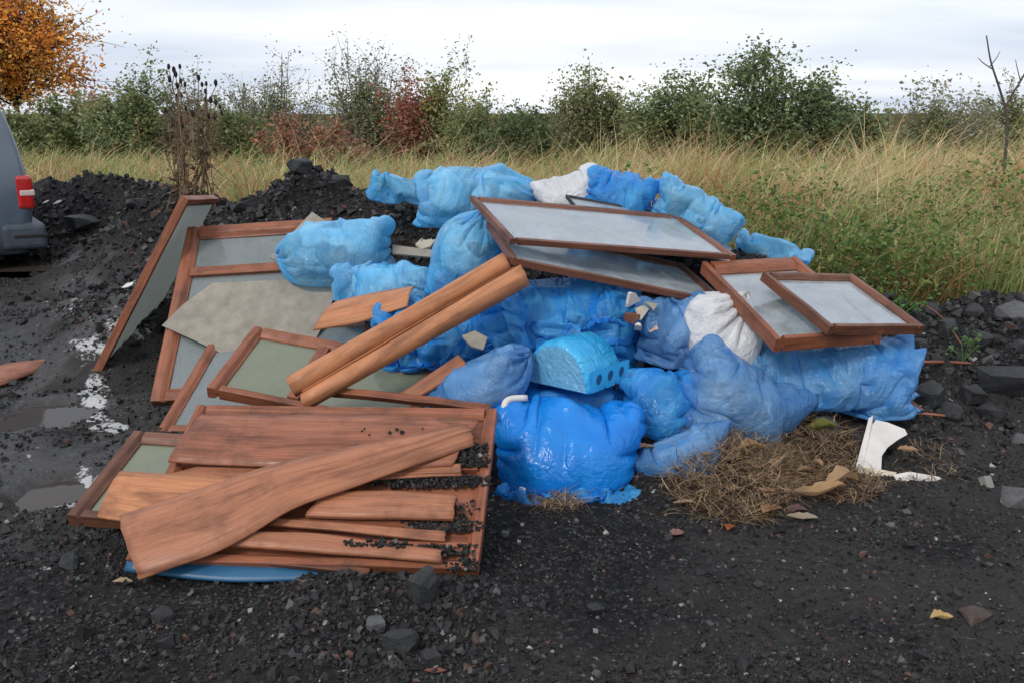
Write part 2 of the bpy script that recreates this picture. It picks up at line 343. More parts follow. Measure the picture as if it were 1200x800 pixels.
def terrain(x, y, fine=True):
    x = np.asarray(x, float); y = np.asarray(y, float) + 0 * x
    H = heap(x, y); hp = sst(.03, .3, H); z_ = zone(x, y)
    base = .30 * sst(-1.2, 1.0, y - np.interp(x, YBX, YBY)) * sst(-.5, 2.5, x) + .12 * sst(-1, 1.5, y - np.interp(x, YBX, YBY))
    z = np.maximum(H, base)
    z = z + (fbm(P3(x * .8, y * .8), 3, 3) - .5) * .05
    z = z + hp * ((fbm(P3(x * 3.2, y * 3.2), 3, 9) - .5) * .22)
    if fine:
        z = z + (fbm(P3(x * 9, y * 9), 3, 12) - .5) * (.024 + .05 * hp) + (fbm(P3(x * 38, y * 38), 2, 15) - .5) * (.014 + .012 * hp)
    for c, a, b in PUD:
        d = np.hypot((x - c[0]) / a, (y - c[1]) / b) + (vnoise(P3(x * 6, y * 6), 21) - .5) * .5; z = z - .055 * (1 - sst(.6, 1.25, d)) * (1 - hp)
    return z
def th(x, y): return float(terrain(np.array([x]), np.array([y]))[0])
def hit(px, py):
    r = ray(px, py); t = np.linspace(1.5, 30, 3000); Pp = CAM + r * t[:, None]; b = Pp[:, 2] < terrain(Pp[:, 0], Pp[:, 1], False)
    return Pp[int(np.argmax(b))]
def ground_mat():
    m, t, out = newmat('black_ground'); g = N(t, 'ShaderNodeNewGeometry').outputs['Position']
    n1 = noise(t, g, 1.3, 6, .6); n2 = noise(t, g, 26, 6, .7); n3 = noise(t, g, 150, 3, .7)
    c1 = ramp(t, n2.outputs[0], [(.3, (.004, .004, .0045)), (.55, (.0105, .0105, .0112)), (.75, (.027, .026, .026))])
    c2 = ramp(t, n1.outputs[0], [(.38, (.75, .75, .78)), (.62, (1.5, 1.4, 1.32))]); c = mixc(t, 1.0, c1.outputs[0], c2.outputs[0], 'MULTIPLY')
    vo = N(t, 'ShaderNodeTexVoronoi'); vo.inputs['Scale'].default_value = 75; L(t, g, vo.inputs['Vector']); vs_ = N(t, 'ShaderNodeSeparateColor'); L(t, vo.outputs['Color'], vs_.inputs[0])
    cv = ramp(t, vs_.outputs[0], [(0, g3(.45)), (.6, g3(1.0)), (.9, g3(1.9)), (.97, g3(4.5))]); c = mixc(t, 1.0, c.outputs[0], cv.outputs[0], 'MULTIPLY')
    sp_ = ramp(t, n3.outputs[0], [(.70, g3(0)), (.78, g3(.5))]); c = mixc(t, sp_.outputs[0], c.outputs[0], (.09, .085, .082))
    mud = attr(t, 'mud'); c = mixc(t, mud.outputs['Fac'], c.outputs[0], mixc(t, n2.outputs[0], (.018, .017, .017), (.052, .047, .045)).outputs[0])
    sc_ = attr(t, 'scum'); ns = noise(t, g, 17, 7, .7, .5); sa = N(t, 'ShaderNodeMath', operation='MULTIPLY_ADD'); L(t, sc_.outputs['Fac'], sa.inputs[0]); sa.inputs[1].default_value = .30; L(t, ns.outputs[0], sa.inputs[2])
    sr_ = ramp(t, sa.outputs[0], [(.645, g3(0)), (.71, g3(1))]); c = mixc(t, sr_.outputs[0], c.outputs[0], (.46, .46, .47))
    so = attr(t, 'soil'); n4 = noise(t, g, 5, 5, .65); cs = ramp(t, n4.outputs[0], [(.35, (.045, .040, .020)), (.65, (.12, .10, .05))]); c = mixc(t, so.outputs['Fac'], c.outputs[0], cs.outputs[0])
    p = pbsdf(t, rough=.7, spec=.35); L(t, c.outputs[0], p.inputs['Base Color']); si_ = N(t, 'ShaderNodeMapRange'); L(t, so.outputs['Fac'], si_.inputs[0]); si_.inputs[3].default_value = .18; si_.inputs[4].default_value = .0
    wet = attr(t, 'wet'); sw_ = N(t, 'ShaderNodeMath', operation='MULTIPLY_ADD'); L(t, wet.outputs['Fac'], sw_.inputs[0]); sw_.inputs[1].default_value = .4; L(t, si_.outputs[0], sw_.inputs[2]); L(t, sw_.outputs[0], p.inputs['Specular IOR Level']); rr = N(t, 'ShaderNodeMapRange'); L(t, wet.outputs['Fac'], rr.inputs[0]); rr.inputs[3].default_value = .72; rr.inputs[4].default_value = .24
    L(t, rr.outputs[0], p.inputs['Roughness']); b = bump(t, n2.outputs[0], .8, .03); bv = bump(t, vo.outputs['Distance'], -.9, .012, b.outputs[0]); b2 = bump(t, n3.outputs[0], .5, .006, bv.outputs[0]); L(t, b2.outputs[0], p.inputs['Normal'])
    L(t, p.outputs[0], out.inputs[0]); return m
M['ground'] = ground_mat()
def geo(a, b, n): return a + (b - a) * (np.linspace(0, 1, n) ** 2.2)
xs = np.concatenate([-geo(6.2, 260, 26)[::-1], np.linspace(-6.2, 5.6, 470)[1:-1], geo(5.6, 260, 26)])
yn = [1.75]
while yn[-1] < 13: yn.append(yn[-1] + .0095 * (yn[-1] / 1.75) ** 1.05)
ys = np.concatenate([-geo(-1.7, 60, 14)[::-1], np.array(yn), geo(13.2, 420, 40)])
GX, GY = np.meshgrid(xs, ys); gx, gy = GX.ravel(), GY.ravel(); gz = terrain(gx, gy)
ny, nx = GX.shape; ii = np.arange(ny * nx).reshape(ny, nx)
GF = np.stack([ii[:-1, :-1], ii[:-1, 1:], ii[1:, 1:], ii[1:, :-1]], -1).reshape(-1, 4)
hp_ = sst(.03, .25, heap(gx, gy)); soil = zone(gx, gy)
mud = sst(.45, .62, fbm(P3(gx * .9, gy * .9), 4, 77)) * (1 - hp_) * (1 - soil) * .8
mud = np.maximum(mud, (1 - sst(.3, 1.2, np.hypot((gx - .55) / 1.3, (gy - 2.35) / .42) + (fbm(P3(gx * 4, gy * 4), 3, 4) - .5))) * .85)
pl_ = proj(np.stack([gx, gy, gz], -1)); left = (1 - sst(140, 240, pl_[:, 0])) * sst(260, 330, pl_[:, 1]) * (1 - sst(600, 680, pl_[:, 1])) * (gy > 1)
wet = np.clip(left * sst(.36, .56, fbm(P3(gx * 2.2, gy * 2.2), 4, 55)) * 1.2, 0, 1)
mud = np.maximum(mud, left * .9 * sst(.4, .6, fbm(P3(gx * 1.8, gy * 1.8), 3, 66)))
scum = np.zeros_like(gx)
for (cx, cy, a, b, k) in ((112, 470, 16, 40, 1), (132, 498, 22, 10, .8), (150, 385, 26, 20, .7), (110, 405, 30, 16, .7), (100, 568, 12, 26, .9), (80, 588, 26, 8, .8), (168, 345, 30, 24, .45), (90, 360, 40, 14, .4)):
    d = np.hypot((pl_[:, 0] - cx) / a, (pl_[:, 1] - cy) / b); scum = np.maximum(scum, k * (1 - sst(.2, 1.5, d)) * (gy > 3))
ground = mk('ground', np.stack([gx, gy, gz], -1), GF, M['ground'], origin=np.zeros(3), attrs=dict(mud=mud, wet=wet, scum=scum, soil=soil), smooth=True)
tag(ground, kind='structure')

def water_mat():
    m, t, out = newmat('puddle_water'); oc = objco(t); n1 = noise(t, oc, 7, 4, .6)
    p = pbsdf(t, (.045, .036, .031), .05, .10); b = bump(t, n1.outputs[0], .03, .01); L(t, b.outputs[0], p.inputs['Normal']); L(t, p.outputs[0], out.inputs[0]); return m
M['water'] = water_mat()
for k, (c, a, b) in enumerate(PUD):
    th_ = np.linspace(0, 2 * math.pi, 40, endpoint=False); rr_ = 1.25
    z0 = float(np.mean(terrain(c[0] + a * 1.0 * np.cos(th_), c[1] + b * 1.0 * np.sin(th_), False))) - .016
    Vp = np.stack([c[0] + a * rr_ * np.cos(th_), c[1] + b * rr_ * np.sin(th_), 0 * th_ + z0], -1)
    tag(mk('puddle', np.concatenate([Vp, [[c[0], c[1], z0]]]), [[i, (i + 1) % 40, 40] for i in range(40)], M['water']), kind='structure')

# ------------------------------------------------------------------ loose gravel
rng = np.random.default_rng(11)
CUBE = np.array([[-1, -1, -1], [1, -1, -1], [1, 1, -1], [-1, 1, -1], [-1, -1, 1], [1, -1, 1], [1, 1, 1], [-1, 1, 1]]) * .55
def stones(c, s, col, rng):
    n = len(c); V = CUBE[None] + rng.uniform(-.28, .28, (n, 8, 3)); V = V * rng.uniform(.6, 1.25, (n, 1, 3)) * s[:, None, None]
    q = rng.normal(size=(n, 4)); q /= np.linalg.norm(q, axis=1)[:, None]; w, x, y, z = q.T
    Rm = np.stack([1 - 2 * (y * y + z * z), 2 * (x * y - w * z), 2 * (x * z + w * y), 2 * (x * y + w * z), 1 - 2 * (x * x + z * z), 2 * (y * z - w * x), 2 * (x * z - w * y), 2 * (y * z + w * x), 1 - 2 * (x * x + y * y)], -1).reshape(n, 3, 3)
    V = np.einsum('nij,nkj->nki', Rm, V) + c[:, None]; F = (BOXF[None] + 8 * np.arange(n)[:, None, None]).reshape(-1, 4)
    return V.reshape(-1, 3), F, np.repeat(col, 8, 0)
def stone_cols(n, rng):
    base = rng.uniform(.007, .028, n)[:, None] * np.array([1, 1, 1.06]); k = rng.random(n)
    base = np.where((k > .86)[:, None], rng.uniform(.03, .085, n)[:, None] * np.array([1, .98, .97]), base)
    base = np.where((k > .95)[:, None], rng.uniform(.03, .07, n)[:, None] * np.array([1.5, .85, .65]), base)
    base = np.where((k > .988)[:, None], rng.uniform(.12, .34, n)[:, None] * np.array([1, .97, .9]), base); return base
def scatter(n, ymin, ymax, seed, smin=.0038, k=.00135, spread=.6):
    rng = np.random.default_rng(seed); u = rng.random(n * 3); Y = 1 / (1 / ymin + u * (1 / ymax - 1 / ymin)); X = rng.uniform(-1, 1, n * 3) * (.57 * Y + .15)
    H = heap(X, Y); hpv = sst(.04, .3, H); patch = fbm(P3(X * 1.4, Y * 1.4), 3, 5); keep = rng.random(n * 3) < (.18 + .95 * sst(.38, .62, patch) + hpv) * (1 - zone(X, Y))
    dp = np.array([np.hypot((X - c[0]) / a, (Y - c[1]) / b) for c, a, b in PUD]).min(0); keep &= dp > 1.15
    X, Y, hpv = X[keep][:n], Y[keep][:n], hpv[keep][:n]
    s = np.maximum(smin, k * Y) * np.exp(rng.normal(0, spread, len(X))) * (1 + .9 * hpv); s = np.minimum(s, .045)
    return np.stack([X, Y, terrain(X, Y) + s * .12], -1), s, rng
c_, s_, r_ = scatter(50000, 2.05, 12.5, 21)
rr2 = np.random.default_rng(33); xs2, ys2, ss2 = [], [], []
for (x0, x1, y0, y1, n_, s0, s1) in ((-1.9, .1, 2.15, 2.85, 1300, .005, .019), (-.75, -.05, 2.45, 2.98, 1100, .005, .022), (-2.4, -1.3, 2.9, 3.6, 350, .006, .018), (-.1, 2.0, 2.3, 3.6, 4200, .0028, .011), (-.1, 1.8, 2.05, 2.5, 1800, .0025, .009), (1.6, 3.4, 4.2, 5.6, 700, .008, .03), (-2.6, -1.7, 4.3, 5.3, 350, .006, .02), (-2.4, .0, 6.2, 7.4, 900, .012, .035), (-5.6, -3, 9.4, 11, 700, .015, .05)):
    xs2.append(rr2.uniform(x0, x1, n_)); ys2.append(rr2.uniform(y0, y1, n_)); ss2.append(s0 + (s1 - s0) * rr2.random(n_) ** 2.2)
xs2, ys2, ss2 = (np.concatenate(q) for q in (xs2, ys2, ss2)); c2_ = np.stack([xs2, ys2, terrain(xs2, ys2) + ss2 * .15], -1)
c_ = np.concatenate([c_, c2_]); s_ = np.concatenate([s_, ss2]); V, F, C = stones(c_, s_, stone_cols(len(c_), r_), r_)
tag(mk('gravel', V, F, M['stone'], origin=np.zeros(3), col=C), 'black asphalt grit and small stones strewn over the ground and heaps', 'gravel', kind='stuff')

def chunk(px, py, wpx, hpx, label, mat='asphalt', seed=0, Y=None, flat=1.0, lift=.35, name='asphalt_chunk', cat='rubble', rz=None):
    p = hit(px, py + hpx * .35) if Y is None else PY(px, py + hpx * .35, Y)
    dep = (p - CAM) @ _fw; w = wpx * dep / FPX / 2; h = hpx * dep / FPX / 2; rng = np.random.default_rng(seed + 500)
    q = rng.normal(size=(26, 3)); q /= np.linalg.norm(q, axis=1)[:, None]; q = np.sign(q) * np.abs(q) ** .7 * rng.uniform(.8, 1.1, (26, 1))
    b = bmesh.new()
    for v in q * np.array([w, w * .85, h * flat]): b.verts.new(v)
    bmesh.ops.convex_hull(b, input=b.verts); bmesh.ops.delete(b, geom=[v for v in b.verts if not v.link_faces], context='VERTS')
    bmesh.ops.subdivide_edges(b, edges=b.edges, cuts=2, use_grid_fill=True); b.verts.ensure_lookup_table(); bmesh.ops.triangulate(b, faces=b.faces)
    V = np.array([v.co[:] for v in b.verts]); F = np.array([[v.index for v in f.verts] for f in b.faces]); b.free()
    V = V * (1 + .16 * (fbm(V / w * 2.3 + seed, 3, seed) - .5))[:, None]; a = rng.uniform(0, 6) if rz is None else rz; ca, sa = math.cos(a), math.sin(a)
    V = V @ np.array([[ca, sa, 0], [-sa, ca, 0], [0, 0, 1]]) + (p + np.array([0, 0, h * lift]))
    return tag(mk(name, V, F, M[mat]), label, cat, 'loose chunks of asphalt and stone')
# ------------------------------------------------------------------ window frames
def loft_member(A, B, n, inward, W, D, seed, prof=None):
    """profiled bar from A to B; n face normal, inward towards the pane"""
    A, B = np.asarray(A, float), np.asarray(B, float); ln = np.linalg.norm(B - A); u = (B - A) / ln
    pr = prof or [(0, -.46), (.04, -.5), (.58, -.5), (.62, -.44), (.9, -.22), (1, -.2), (1, .12), (.92, .16), (.7, .40), (.64, .46), (.55, .5), (.05, .5), (0, .45)]
    pr = np.array(pr) * (W, D); k = len(pr); ns = 7; rng = np.random.default_rng(seed); V = []; U = []
    per = np.concatenate([[0], np.cumsum(np.linalg.norm(np.diff(pr, axis=0), axis=1))])
    for i in range(ns):
        t = i / (ns - 1); j = rng.normal(0, .0007, 2)
        for q, (a, b) in enumerate(pr): V.append(A + u * ln * t + inward * (a + j[0]) + n * (b + j[1])); U.append((t * ln + seed * .37, per[q] + seed * .11))
    F = [[i * k + j, (i + 1) * k + j, (i + 1) * k + (j + 1) % k, i * k + (j + 1) % k] for i in range(ns - 1) for j in range(k)]
    F += [list(range(k)), [(ns - 1) * k + j for j in range(k)][::-1]]
    return np.array(V), F, np.array(U)
def window(name, label, TL, TR, BR, BL, W=.06, D=.05, mat='frame', glass='glass', bars=(), rails=(), skip=(), cat='window frame', group='discarded wooden window frames', seed=0, flip=False, pane_drop=0.0, wide={}):
    TL, TR, BR, BL = (np.array(p, float) for p in (TL, TR, BR, BL)); u = nrm(BR - BL + TR - TL); v0 = TL - BL + TR - BR; n = nrm(np.cross(u, v0)); v = np.cross(n, u)
    c = (TL + TR + BR + BL) / 4; w = np.linalg.norm(BR - BL) / 2 + np.linalg.norm(TR - TL) / 2; h = np.linalg.norm(TL - BL) / 2 + np.linalg.norm(TR - BR) / 2
    if flip: nn = -n
    else: nn = n
    g = lambda a, b: c + u * (a - w / 2) + v * (b - h / 2)
    root = empty(name, (c[0], c[1], min(TL[2], TR[2], BR[2], BL[2]) - .02), label, cat, group); m = M[mat]; k = seed * 10
    wl, wr, wt, wb = (wide.get(q, W) for q in ('l', 'r', 't', 'b'))
    def put(nm, A, B, inw, ww, s):
        V, F, U = loft_member(A, B, nn, inw, ww, D, k + s); mk(nm, V, F, m, root, uv=U)
    if 'l' not in skip: put('stile', g(0, 0), g(0, h), u, wl, 1)
    if 'r' not in skip: put('stile', g(w, h), g(w, 0), -u, wr, 2)
    if 't' not in skip: put('rail', g(wl * .98 if 'l' not in skip else 0, h), g(w - (wr * .98 if 'r' not in skip else 0), h), -v, wt, 3)
    if 'b' not in skip: put('rail', g(w - (wr * .98 if 'r' not in skip else 0), 0), g(wl * .98 if 'l' not in skip else 0, 0), v, wb, 4)
    for i, t in enumerate(bars):
        V, F, U = obox(g(w * t, h / 2), basis(v, u), (h / 2 - wb * .9, W * .45, D * .42)); mk('mullion', V, F, m, root, uv=U)
    for i, t in enumerate(rails):
        V, F, U = obox(g(w / 2, h * t), basis(u, v), (w / 2 - wl * .9, W * .35, D * .44)); mk('glazing_bar', V, F, m, root, uv=U)
    if glass:
        xs_ = [wl * .9 if 'l' not in skip else .0] + [w * t for t in bars] + [w - (wr * .9 if 'r' not in skip else 0)]
        for a, b in zip(xs_[:-1], xs_[1:]):
            V, F, U = obox(g((a + b) / 2, h / 2) - nn * D * .04, basis(u, v), ((b - a) / 2, h / 2 - W * .88, .002)); mk('glass_pane', V, F, M[glass], root)
    return dict(root=root, c=c, u=u, v=v, n=n, w=w, h=h, g=g)
def PP(px, py, pl, off=0):
    r = ray(px, py); return CAM + r * (((pl['c'] + pl['n'] * off - CAM) @ pl['n']) / (r @ pl['n']))
def crom(P, n):
    P = np.asarray(P, float)
    if len(P) == 2: return P[0] + (P[1] - P[0]) * np.linspace(0, 1, n)[:, None]
    Q = np.concatenate([[2 * P[0] - P[1]], P, [2 * P[-1] - P[-2]]]); t = np.linspace(0, len(P) - 1 - 1e-9, n); i = t.astype(int); f = (t - i)[:, None]
    a, b, c, d = Q[i], Q[i + 1], Q[i + 2], Q[i + 3]; return .5 * (2 * b + (c - a) * f + (2 * a - 5 * b + 4 * c - d) * f * f + (3 * b - a - 3 * c + d) * f ** 3)
def sheet(name, label, A, B, mat, thick=.005, nu=26, nv=9, sag=0.0, cat='veneer board', group='loose veneer boards', ragged=.004, seed=0, parent=None):
    """curved board between two edge lines; sag bows it across its width"""
    a, b = crom(A, nu), crom(B, nu); rng = np.random.default_rng(seed); t = np.linspace(0, 1, nv)
    G = a[:, None] + (b - a)[:, None] * t[None, :, None]; T = np.gradient(G, axis=0); S = np.gradient(G, axis=1); Nn = np.cross(T, S); Nn /= np.linalg.norm(Nn, axis=-1)[..., None] + 1e-9
    if Nn[..., 2].mean() < 0: Nn = -Nn
    wv = (fbm(G.reshape(-1, 3) * 5 + seed, 2, seed).reshape(nu, nv) - .5) * .012
    G = G + Nn * ((sag * 4 * t * (1 - t))[None, :] + wv)[..., None]
    e = nrm(a[-1] - a[0]); jag = (vnoise(np.stack([t * 9, 0 * t, 0 * t + seed], -1), seed) - .5) * 2 * ragged
    for i in range(2): G[i] -= e * jag[:, None] * (1 - i * .5); G[-1 - i] += e * jag[::-1, None] * (1 - i * .5)
    top = G + Nn * thick / 2; bot = G - Nn * thick / 2; n = nu * nv; V = np.concatenate([top.reshape(-1, 3), bot.reshape(-1, 3)]); I = np.arange(n).reshape(nu, nv)
    F = np.concatenate([np.stack([I[:-1, :-1], I[1:, :-1], I[1:, 1:], I[:-1, 1:]], -1).reshape(-1, 4), np.stack([I[:-1, :-1], I[:-1, 1:], I[1:, 1:], I[1:, :-1]], -1).reshape(-1, 4) + n])
    bd = np.concatenate([I[:, 0], I[-1, 1:], I[-2::-1, -1], I[0, -2:0:-1]]); nb = np.roll(bd, -1); F = np.concatenate([F, np.stack([nb, bd, bd + n, nb + n], -1)])
    lu = np.linalg.norm(a[-1] - a[0]); lv = np.linalg.norm(b - a, axis=1).mean(); uv = np.stack(np.meshgrid(np.linspace(0, lu, nu), t * lv, indexing='ij'), -1).reshape(-1, 2) + (seed * .73, seed * .31)
    o = mk(name, V, F, M[mat], parent, uv=np.concatenate([uv, uv]), smooth=False); o.data.polygons.foreach_set('use_smooth', np.arange(len(F)) < 2 * (nu - 1) * (nv - 1)); 
    if parent is None: tag(o, label, cat, group)
    return o
def plate(name, pts, mat, thick=.008, parent=None, label=None, cat=None, group=None, nrm_up=True):
    """flat plate from an outline"""
    P = np.asarray(pts, float); n = nrm(np.cross(P[1] - P[0], P[2] - P[0])); n = -n if (nrm_up and n[2] < 0) else n; k = len(P)
    V = np.concatenate([P + n * thick / 2, P - n * thick / 2]); F = [list(range(k)), [k + i for i in range(k)][::-1]] + [[(i + 1) % k, i, k + i, k + (i + 1) % k] for i in range(k)]
    b = bmesh.new(); vs = [b.verts.new(v) for v in V]
    for f in F: b.faces.new([vs[i] for i in f])
    bmesh.ops.recalc_face_normals(b, faces=b.faces); F = [[v.index for v in f.verts] for f in b.faces] if False else [[vs.index(v) for v in f.verts] for f in b.faces]; b.free()
    u = nrm(P[1] - P[0]); v = np.cross(n, u); uv = np.stack([(V - P[0]) @ u, (V - P[0]) @ v], -1)
    o = mk(name, V, F, M[mat], parent, uv=uv)
    if parent is None: tag(o, label, cat, group)
    return o

F1 = window('window_frame', 'wooden window frame leaning on edge at the far left beside the puddles', (-1.939, 5.606, 1.099), (-1.957, 6.263, 1.046), (-2.576, 6.158, -.046), (-2.558, 5.501, .007), W=.055, D=.05, glass='glass_filthy', skip=('r', 'b'), seed=1, flip=False)
F2 = window('window_frame', 'large glazed frame propped under the grey fibre sheet and pale bag', (-2.017, 5.861, .877), (-1.101, 5.79, .943), (-1.103, 4.958, .073), (-2.018, 5.029, .007), W=.085, D=.06, glass='glass_dim', seed=2, rails=(.72,))
F3 = window('window_frame', 'glazed frame lying low between fibre sheet and front stack', (-1.707, 5.415, .384), (-.766, 5.248, .436), (-.888, 4.432, .032), (-1.829, 4.598, -.02), W=.062, D=.045, glass='glass_dim', seed=3)
F4 = window('window_frame', 'greenish two-light window frame under the veneer rolls', (-1.347, 4.781, .485), (-.358, 4.629, .334), (-.463, 4.134, .148), (-1.452, 4.287, .299), W=.06, D=.06, glass='glass_green', bars=(.40,), seed=4)
F5 = window('window_frame', 'lowest frame of the front stack, its corner jutting out left', (-1.649, 3.891, .221), (-.25, 3.692, .213), (-.32, 3.175, .05), (-1.724, 3.375, .058), W=.058, D=.055, mat='frame_dark', glass='glass_green', seed=5)
F6 = window('window_frame', 'wide front frame of the stack, covered in veneer and black grit', (-1.316, 3.756, .389), (-.061, 3.645, .409), (-.117, 2.951, .056), (-1.372, 3.063, .036), W=.05, D=.045, glass=None, rails=(.60, .24, .12), seed=6)
V_, F_, U_ = obox(F6['c'] - F6['n'] * .012, basis(F6['u'], F6['v']), (F6['w'] / 2 - .04, F6['h'] / 2 - .04, .006)); mk('backing_panel', V_, F_, M['veneer_red'], F6['root'], uv=U_)
# frames thrown on top of the bags
H3 = window('window_frame', 'thin dark edged pane at the back of the top frames', PY(668, 231, 5.42), PY(815, 258, 5.78), PY(815, 258, 5.78) + (.12, -.5, -.19), PY(668, 231, 5.42) + (.12, -.5, -.19), W=.018, D=.02, mat='dark_metal', seed=7)
H2 = window('window_frame', 'brown frame lying directly beneath the large top frame', (-.137, 5.0, 1.015), (.972, 5.313, .738), (1.107, 4.734, .627), (-.001, 4.421, .904), W=.045, D=.034, mat='frame_dark', seed=8)
H1 = window('window_frame', 'large pale glazed frame topmost on the blue bags', (-.225, 5.048, 1.146), (.978, 5.53, .993), (1.191, 4.95, .84), (-.012, 4.467, .993), W=.045, D=.03, mat='frame_dark', seed=9)
H4 = window('window_frame', 'frame with wide orange side stile, right of the top frames', (1.0, 4.912, .796), (1.539, 5.051, .8), (1.737, 4.289, .566), (1.199, 4.15, .562), W=.046, D=.07, seed=10, wide={'t': .10})
H5 = window('window_frame', 'rightmost frame with speckled glass above the long bag', (1.245, 4.629, .80), (1.779, 4.864, .745), (1.973, 4.388, .578), (1.439, 4.153, .628), W=.042, D=.05, mat='frame_dark', seed=11)

# ------------------------------------------------------------------ boards on the front stack
def on6(pts): return [PP(x, y, F6, o) for x, y, o in pts]
sheet('veneer_board', 'short orange board in the frame corner, under the long warped board', on6([(141, 551, .035), (240, 558, .045), (330, 562, .04), (440, 552, .03)]), on6([(113, 606, .035), (170, 612, .05), (240, 610, .05), (330, 592, .04)]), 'veneer_pale', .006, seed=1, sag=.015)
sheet('veneer_board', 'thin pale strip peeking out below the wide reddish sheet', on6([(232, 546, .03), (400, 546, .03), (540, 545, .028)]), on6([(196, 556, .03), (350, 564, .03), (540, 557, .028)]), 'veneer', .005, seed=2)
sheet('veneer_board', 'wide reddish wood sheet along the top of the front stack', on6([(236, 485, .04), (350, 486, .045), (470, 487, .045), (562, 491, .04)]), on6([(197, 541, .055), (300, 546, .05), (420, 549, .045), (530, 546, .04)]), 'veneer_red', .006, seed=3, sag=.012)
sheet('veneer_board', 'long warped board lying diagonally across the front stack', on6([(139, 604, .07), (235, 572, .10), (330, 541, .10), (440, 517, .085), (547, 497, .055)]), on6([(163, 679, .05), (262, 642, .07), (345, 596, .085), (430, 565, .075), (556, 521, .055)]), 'veneer', .005, nu=40, seed=4, sag=.02)
sheet('veneer_board', 'short square ended board in the middle of the front stack', on6([(384, 574, .045), (460, 576, .05), (536, 581, .05)]), on6([(358, 605, .04), (440, 607, .045), (531, 609, .045)]), 'veneer', .012, seed=5, sag=.012)
sheet('veneer_board', 'narrow strip second from the front of the stack', on6([(320, 607, .035), (420, 614, .035), (522, 622, .03)]), on6([(316, 614, .035), (420, 624, .035), (521, 634, .03)]), 'veneer', .008, seed=6)
sheet('veneer_board', 'tapering pale board nearest the front of the stack', on6([(266, 622, .045), (380, 626, .045), (450, 636, .04), (517, 644, .04)]), on6([(258, 639, .04), (330, 644, .045), (430, 651, .045), (517, 659, .04)]), 'veneer', .008, seed=7, sag=.01)
sheet('veneer_board', 'split strip at the right end of the front stack', on6([(455, 548, .032), (540, 544, .032)]), on6([(450, 556, .032), (540, 554, .032)]), 'veneer', .01, seed=8)
sheet('wood_batten', 'greyish batten along the front edge of the stack', on6([(235, 648, .01), (330, 656, .01), (434, 666, .008)]), on6([(230, 655, .01), (330, 663, .01), (432, 673, .008)]), 'frame_dark', .014, seed=9, cat='batten', group='loose battens')
sheet('blue_panel', 'blue plastic panel sticking out under the front stack', [PZ(152, 652, .045), PZ(270, 650, .045), PZ(400, 656, .04)], [PZ(146, 668, .02), PZ(270, 680, .012), PZ(392, 679, .012)], 'blue_panel', .006, seed=10, sag=.015, cat='panel', group='blue panels')
sheet('blue_panel', 'blue panel stub at the near right corner of the stack', [PZ(519, 674, .035), PZ(556, 677, .035)], [PZ(519, 690, .01), PZ(555, 692, .01)], 'blue_panel', .006, seed=11, sag=.01, cat='panel', group='blue panels')
# black grit spilled on the front stack
gp, gs = [], []
rg = np.random.default_rng(5)
for (x0, y0, x1, y1, n_, o_) in ((505, 520, 573, 546, 420, .02), (430, 557, 575, 570, 420, .012), (440, 585, 565, 618, 160, .006), (470, 610, 566, 622, 300, .012), (395, 632, 480, 640, 60, .05), (440, 638, 560, 650, 260, .012), (520, 655, 560, 667, 200, .01), (360, 545, 440, 560, 60, .05), (420, 500, 500, 512, 7, .056)):
    for _ in range(n_):
        t_ = rg.random(); gp.append(PP(x0 + (x1 - x0) * rg.beta(1.6, 1.4), y0 + (y1 - y0) * rg.random(), F6, o_ + rg.random() * .012)); gs.append(rg.uniform(.004, .013))
V, F, C = stones(np.array(gp), np.array(gs), stone_cols(len(gp), rg) * .8, rg)
tag(mk('spilled_grit', V, F, M['stone'], origin=F6['c'], col=C), 'black grit spilled between the boards of the front stack', 'grit', kind='stuff')

# veneer rolls
def roll(label, A, B, r0, r1, turns, mat, seed, start=0.0, flare=0.0):
    A, B = np.asarray(A, float), np.asarray(B, float); ax = nrm(B - A); Bs = basis(ax, (0, 0, 1)); n, k = 22, 40; V = []; U = []
    for i in range(n):
        t = i / (n - 1); c = A + (B - A) * t; rr = r0 + (r1 - r0) * t
        for j in range(k):
            s = j / (k - 1); an = start + s * turns * 2 * math.pi * (1 - flare * t); q = rr * (1 - .16 * s) * (1 + .03 * math.sin(7 * t + seed))
            V.append(c + q * (Bs[1] * math.cos(an) + Bs[2] * math.sin(an)) + ax * .02 * math.sin(s * 5 + seed) * (1 if i in (0, n - 1) else 0)); U.append((t * np.linalg.norm(B - A), s * .35 + seed))
    V = np.array(V); I = np.arange(n * k).reshape(n, k); F = np.stack([I[:-1, :-1], I[1:, :-1], I[1:, 1:], I[:-1, 1:]], -1).reshape(-1, 4)
    o = mk('veneer_roll', V, F, M[mat], uv=np.array(U), smooth=True); md = o.modifiers.new('thickness', 'SOLIDIFY'); md.thickness = .004; md.offset = 0
    return tag(o, label, 'veneer roll', 'long rolled veneer sheets')
roll('upper long veneer roll slanting up to the top frames', PY(344, 452, 4.02), PY(596, 306, 4.47), .052, .05, 1.25, 'veneer_pale', 1, 2.0)
roll('lower open veneer roll beside the first, slanting up from the stack', PY(358, 470, 3.97), PY(617, 322, 4.38), .040, .056, 1.12, 'veneer_pale', 2, 4.4, .1)
sheet('veneer_board', 'curled pale veneer piece lying over the blue bag behind the rolls', [PY(395, 353, 4.92), PY(440, 343, 4.86), PY(487, 335, 4.80)], [PY(366, 387, 4.80), PY(420, 377, 4.70), PY(478, 359, 4.64)], 'veneer_pale', .005, seed=12, sag=.02)
sheet('veneer_board', 'small orange board end poking out above the front stack', [PY(468, 461, 4.12), PY(538, 416, 4.30)], [PY(488, 466, 4.06), PY(549, 431, 4.22)], 'veneer', .01, seed=13)
